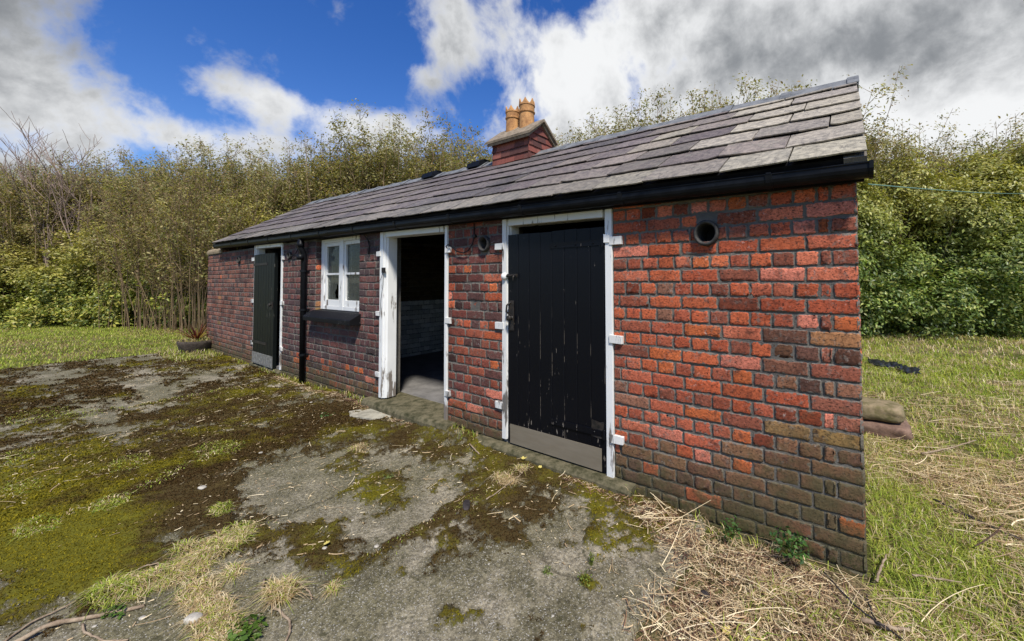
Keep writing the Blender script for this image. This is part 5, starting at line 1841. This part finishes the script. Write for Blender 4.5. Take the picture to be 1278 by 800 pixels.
def rock(px, py, sx, sy, sz, mat, name, label, cat, rot=0.0, seed=0, sink=.3, rough=.12, base=None):
    x0, y0 = G(px, py, .02)
    bm = bmesh.new()
    bmesh.ops.create_icosphere(bm, subdivisions=3, radius=1.0)
    for v in bm.verts:
        n_ = v.co.normalized()
        k = 1 + rough * 2 * (fbm(np.array([n_.x * 1.7 + seed + n_.z]), np.array([n_.y * 1.7 - n_.z * .8]), seed, 3)[0] - .5)
        q = [math.copysign(abs(c) ** .7, c) for c in n_]
        v.co = Vector((q[0] * sx * k, q[1] * sy * k, q[2] * sz * (k * .5 + .5)))
    me = bpy.data.meshes.new(name); bm.to_mesh(me); bm.free()
    me.polygons.foreach_set('use_smooth', [True] * len(me.polygons))
    me.materials.append(mat)
    o = bpy.data.objects.new(name, me); COL.objects.link(o)
    zb = float(top_h(np.array([x0]), np.array([y0]))[0]) if base is None else base
    o.location = (x0, y0, zb + sz * (1 - sink)); o.rotation_euler = (0, 0, rot)
    tag(o, label, cat)
    return o


def slab(px, py, pts, th, mat, name, label, cat, rot=0.0, tilt=(0, 0)):
    """broken flat piece: irregular outline with real thickness"""
    x0, y0 = G(px, py, .02)
    n = len(pts)
    ring = []
    for i in range(n):
        a, b = np.array(pts[i]), np.array(pts[(i + 1) % n])
        for t in (0, .33, .66):
            ring.append(a + (b - a) * t + rng.normal(0, .006, 2))
    m_ = len(ring)
    mb = MB()
    vs = [(x, y, 0) for x, y in ring] + [(x * .985, y * .985, th) for x, y in ring] + [(x * .93, y * .93, th + .003) for x, y in ring] + [(0, 0, th + .004)]
    fs = []
    for i in range(m_):
        j = (i + 1) % m_
        fs += [(i, j, m_ + j, m_ + i), (m_ + i, m_ + j, 2 * m_ + j, 2 * m_ + i), (2 * m_ + i, 2 * m_ + j, 3 * m_)]
    fs.append(tuple(range(m_ - 1, -1, -1)))
    mb.add(vs, fs)
    o = mb.build(name, mat)
    o.location = (x0, y0, float(top_h(np.array([x0]), np.array([y0]))[0]) - .004)
    o.rotation_euler = (tilt[0], tilt[1], rot)
    tag(o, label, cat)
    return o


slab(467, 519, [(-.30, -.02), (-.16, -.13), (.10, -.14), (.27, -.05), (.22, .08), (.0, .12), (-.20, .09)], .022, M_FLAG, 'stone_fragment', 'pale broken flagstone lying before the open doorway', 'stone', .35)
rock(241, 776, .030, .021, .016, M_STONE, 'stone', 'smooth white oval pebble in the grass strip at lower left', 'stone', .5, 3)
rock(582, 636, .055, .022, .012, M_DARKW, 'wood_chip', 'flat dark chip of rotten wood on the concrete before the black door', 'wood chip', -.7, 5, .2)
rock(340, 462, .16, .07, .035, M_STONE, 'stone', 'pale flat stone under the open far door', 'stone', .2, 7)
rock(470, 683, .012, .010, .006, M_STONE, 'stone', 'tiny cream stone chip on the bare concrete at centre', 'stone', .2, 8)
rock(880, 742, .022, .018, .018, M_DARKW, 'clod', 'small dark clod sitting on the hay', 'clod', 0, 9, .2)
rock(252, 613, .026, .018, .008, M_STONE, 'stone', 'flat grey stone chip on the dark moss', 'stone', .3, 10)
for px, py, s in ((405, 688, .012), (440, 650, .008), (530, 690, .007), (325, 568, .014), (388, 505, .014), (690, 770, .006), (610, 705, .006), (178, 772, .012), (118, 782, .008)):
    rock(px, py, s, s * .7, s * .45, M_STONE, 'stone_chip', 'small pale stone chip lying on the concrete yard', 'stone chip', rng.uniform(0, 3), int(px)).update_tag()
for o in [o for o in COL.objects if o.name.startswith('stone_chip')]: o['group'] = 'loose stone chips on the yard'
# yellow fallen leaves
def leaf_piece(px, py, s, label):
    x0, y0 = G(px, py, .03)
    mb = MB(); r_ = []
    for k in range(12):
        a = 2 * math.pi * k / 12; q = s * (1 - .35 * abs(math.cos(a)) ** .5 * (k % 2)); r_.append((q * math.cos(a), q * .7 * math.sin(a)))
    mb.add([(x, y, .004 + .25 * (x * x + y * y) / s) for x, y in r_] + [(0, 0, .002)] + [(x, y, .0028 + .25 * (x * x + y * y) / s) for x, y in r_] + [(0, 0, .0008)],
           [(i, (i + 1) % 12, 12) for i in range(12)] + [(13 + (i + 1) % 12, 13 + i, 25) for i in range(12)] + [(i, 13 + i, 13 + (i + 1) % 12, (i + 1) % 12) for i in range(12)])
    o = mb.build('fallen_leaf', M_YLEAF)
    o.location = (x0, y0, float(top_h(np.array([x0]), np.array([y0]))[0]) + .012); o.rotation_euler = (.2, -.15, px)
    tag(o, label, 'leaf')


M_YLEAF = mat_simple('yellow_leaf', (0.42, 0.34, 0.08), (0.62, 0.52, 0.16), 30, 0.7, 0.2)
leaf_piece(906, 783, .024, 'yellow fallen leaf on the hay near the bottom edge')
leaf_piece(654, 578, .026, 'yellow-green leaf lying below the kick plate')
leaf_piece(674, 589, .018, 'smaller yellow leaf just below the other on the yard')
leaf_piece(408, 682, .02, 'cream fallen leaf on the concrete at centre left')

# two weathered stone blocks behind the corner
def block(x0, x1, y0, y1, z0, z1, mat, name, label):
    bm = bmesh.new(); bmesh.ops.create_cube(bm, size=1.0)
    bmesh.ops.subdivide_edges(bm, edges=bm.edges, cuts=7, use_grid_fill=True)
    for v in bm.verts:
        c = v.co
        q = Vector([math.copysign(abs(2 * t) ** 1.0, t) for t in c])
        ln = (abs(q.x) ** 5 + abs(q.y) ** 5 + abs(q.z) ** 5) ** (1 / 5)
        q = q / max(ln, 1e-6)
        k = 1 + .16 * (fbm(np.array([q.x * 2.6 + q.z * 2]), np.array([q.y * 2.6 + q.z * 1.4]), 5 + int(z0 * 100), 4)[0] - .5)
        v.co = Vector(((x0 + x1) / 2 + q.x * (x1 - x0) / 2 * k, (y0 + y1) / 2 + q.y * (y1 - y0) / 2 * k, (z0 + z1) / 2 + q.z * (z1 - z0) / 2 * k))
    me = bpy.data.meshes.new(name); bm.to_mesh(me); bm.free()
    me.polygons.foreach_set('use_smooth', [True] * len(me.polygons)); me.materials.append(mat)
    o = bpy.data.objects.new(name, me); COL.objects.link(o)
    tag(o, label, 'stone block')


M_SANDST = mat_simple('mossy_sandstone', (0.085, 0.080, 0.025), (0.27, 0.21, 0.13), 10, 0.9, 0.7, 0.01)
M_REDST = mat_simple('dull_red_stone', (0.10, 0.06, 0.045), (0.22, 0.14, 0.10), 14, 0.9, 0.7, 0.01)
bx0, by0 = G(1060, 550, .0); bx1, by1 = G(1132, 552, .0)
block(bx0, bx1, by1 - .02, by1 + .30, .135, .275, M_SANDST, 'stone_block', 'mossy rounded sandstone block resting on the lower block behind the corner')
block(bx0 + .03, bx1 + .04, by1 - .04, by1 + .32, -.02, .13, M_REDST, 'stone_block', 'reddish lower stone block half sunk in the hay behind the corner')

# torn black polythene in the grass
def polythene():
    x0, y0 = G(1083, 450, .05); x1, y1 = G(1147, 464, .05)
    nu_, nv_ = 46, 12
    V = []
    for j in range(nv_):
        for i in range(nu_):
            u, v = i / (nu_ - 1), j / (nv_ - 1) - .5
            wd = .06 + .13 * abs(math.sin(u * 5.2 + .4)) * (1 - .3 * u)
            px_ = x0 + (x1 - x0) * u; py_ = y0 + (y1 - y0) * u
            n1_ = fbm(np.array([u * 9]), np.array([v * 6]), 3, 3)[0]; n2_ = fbm(np.array([u * 24]), np.array([v * 9]), 4, 2)[0]
            V.append((px_ + .05 * (n2_ - .5), py_ + v * wd * 2.2 + .12 * (n1_ - .5), .035 + .11 * n1_ * (1 - abs(v) * 1.5) + .05 * (n2_ - .5)))
    g = np.arange(nu_ * nv_).reshape(nv_, nu_)
    f = np.stack([g[:-1, :-1].ravel(), g[:-1, 1:].ravel(), g[1:, 1:].ravel(), g[1:, :-1].ravel()], 1)
    m_ = mat_simple('black_polythene', (0.008, 0.009, 0.011), (0.03, 0.033, 0.038), 20, 0.22, 0.4, spec=0.6)
    o = np_mesh('plastic_sheet', np.array(V), f, m_, None, True)
    md = o.modifiers.new('thickness', 'SOLIDIFY'); md.thickness = .002
    tag(o, 'crumpled strip of black plastic sheet lying on the right-hand grass', 'plastic sheet')


polythene()

# potted red plant at the far end of the wall
ppx, ppy = G(246, 440, 0.0)
pot = empty('potted_plant', (ppx, ppy, 0))
mb = MB()
mb.lathe([(.0005, .0), (.24, .0), (.30, .08), (.335, .20), (.34, .25), (.325, .255), (.315, .21), (.0005, .20)], (0, 0, 0), 28, 'z', 1.0, .85)
o = mb.build('pot', mat_simple('dark_pot', (0.020, 0.015, 0.012), (0.085, 0.066, 0.05), 9, 0.85, 0.6), pot, True)
nB = 60
VV, FF, CC = [], [], []; nb = 0
a = rng.uniform(0, 6.28, nB); le = rng.uniform(.22, .50, nB)
k = 7; t_ = np.linspace(0, 1, k)
Vb = []
for i in range(nB):
    out = rng.uniform(.35, 1.25)
    d = np.array([math.cos(a[i]), math.sin(a[i])])
    x = d[0] * le[i] * out * t_; y = d[1] * le[i] * out * t_
    z = .2 + le[i] * (1.15 * t_ - .55 * out * t_ ** 2)
    wv = .018 * np.sin(np.clip(t_ * .9 + .12, 0, 1) * math.pi) ** .6 * (1 - t_ * .8)
    s = np.array([-d[1], d[0]])
    Vb += [(x[j] + sg * s[0] * wv[j] - .05, y[j] + sg * s[1] * wv[j], z[j] + .004 * abs(sg)) for j in range(k) for sg in (-1, 0, 1)]
g = np.arange(k * 3).reshape(k, 3)
f = np.stack([g[:-1, :-1].ravel(), g[:-1, 1:].ravel(), g[1:, 1:].ravel(), g[1:, :-1].ravel()], 1)
Fb = (f[None] + (np.arange(nB) * k * 3)[:, None, None]).reshape(-1, 4)
cb = np.array([L3(*[(112, 56, 52), (92, 46, 46), (134, 92, 68), (156, 134, 92)][q]) for q in rng.choice(4, nB, p=[.3, .25, .2, .25])])
np_mesh('foliage', np.array(Vb), Fb, M_LEAF2, np.repeat(cb, k * 3, 0), True, pot)
n = 260
aa, rr = rng.uniform(0, 6.28, n), .30 * np.sqrt(rng.random(n))
V, Fq, C = blades(np.stack([rr * np.cos(aa) * 1.1, rr * np.sin(aa) * .85, np.full(n, .2)], 1), rng.uniform(.05, .16, n), np.full(n, .009), rng.uniform(.4, 1.6, n), cols_mix(n, .6, rng), rng)
np_mesh('dry_growth', V, Fq, M_GRASS, C, True, pot)
tag(pot, 'dark round pot with spiky red-leaved plant at the end of the brick garden wall', 'potted plant')

# green washing line from the gutter corner to the hedge
r = ray(1290, 240.5)
t_ = 11.5 / math.hypot(r[0], r[1])
e = CAM + r * t_
p0 = np.array([XR + .05, .10, 1.865])
tt = np.linspace(0, 1, 24)
pts = p0[None] + (e - p0)[None] * tt[:, None]; pts[:, 2] -= .03 * 4 * tt * (1 - tt)
mb = MB(); mb.tube(pts, .0035, 6)
tag(mb.build('washing_line', mat_simple('green_line_plastic', (0.10, 0.20, 0.15), (0.16, 0.28, 0.21), 10, 0.5), smooth=True), 'thin green washing line running from the roof corner to the right-hand hedge', 'washing line')
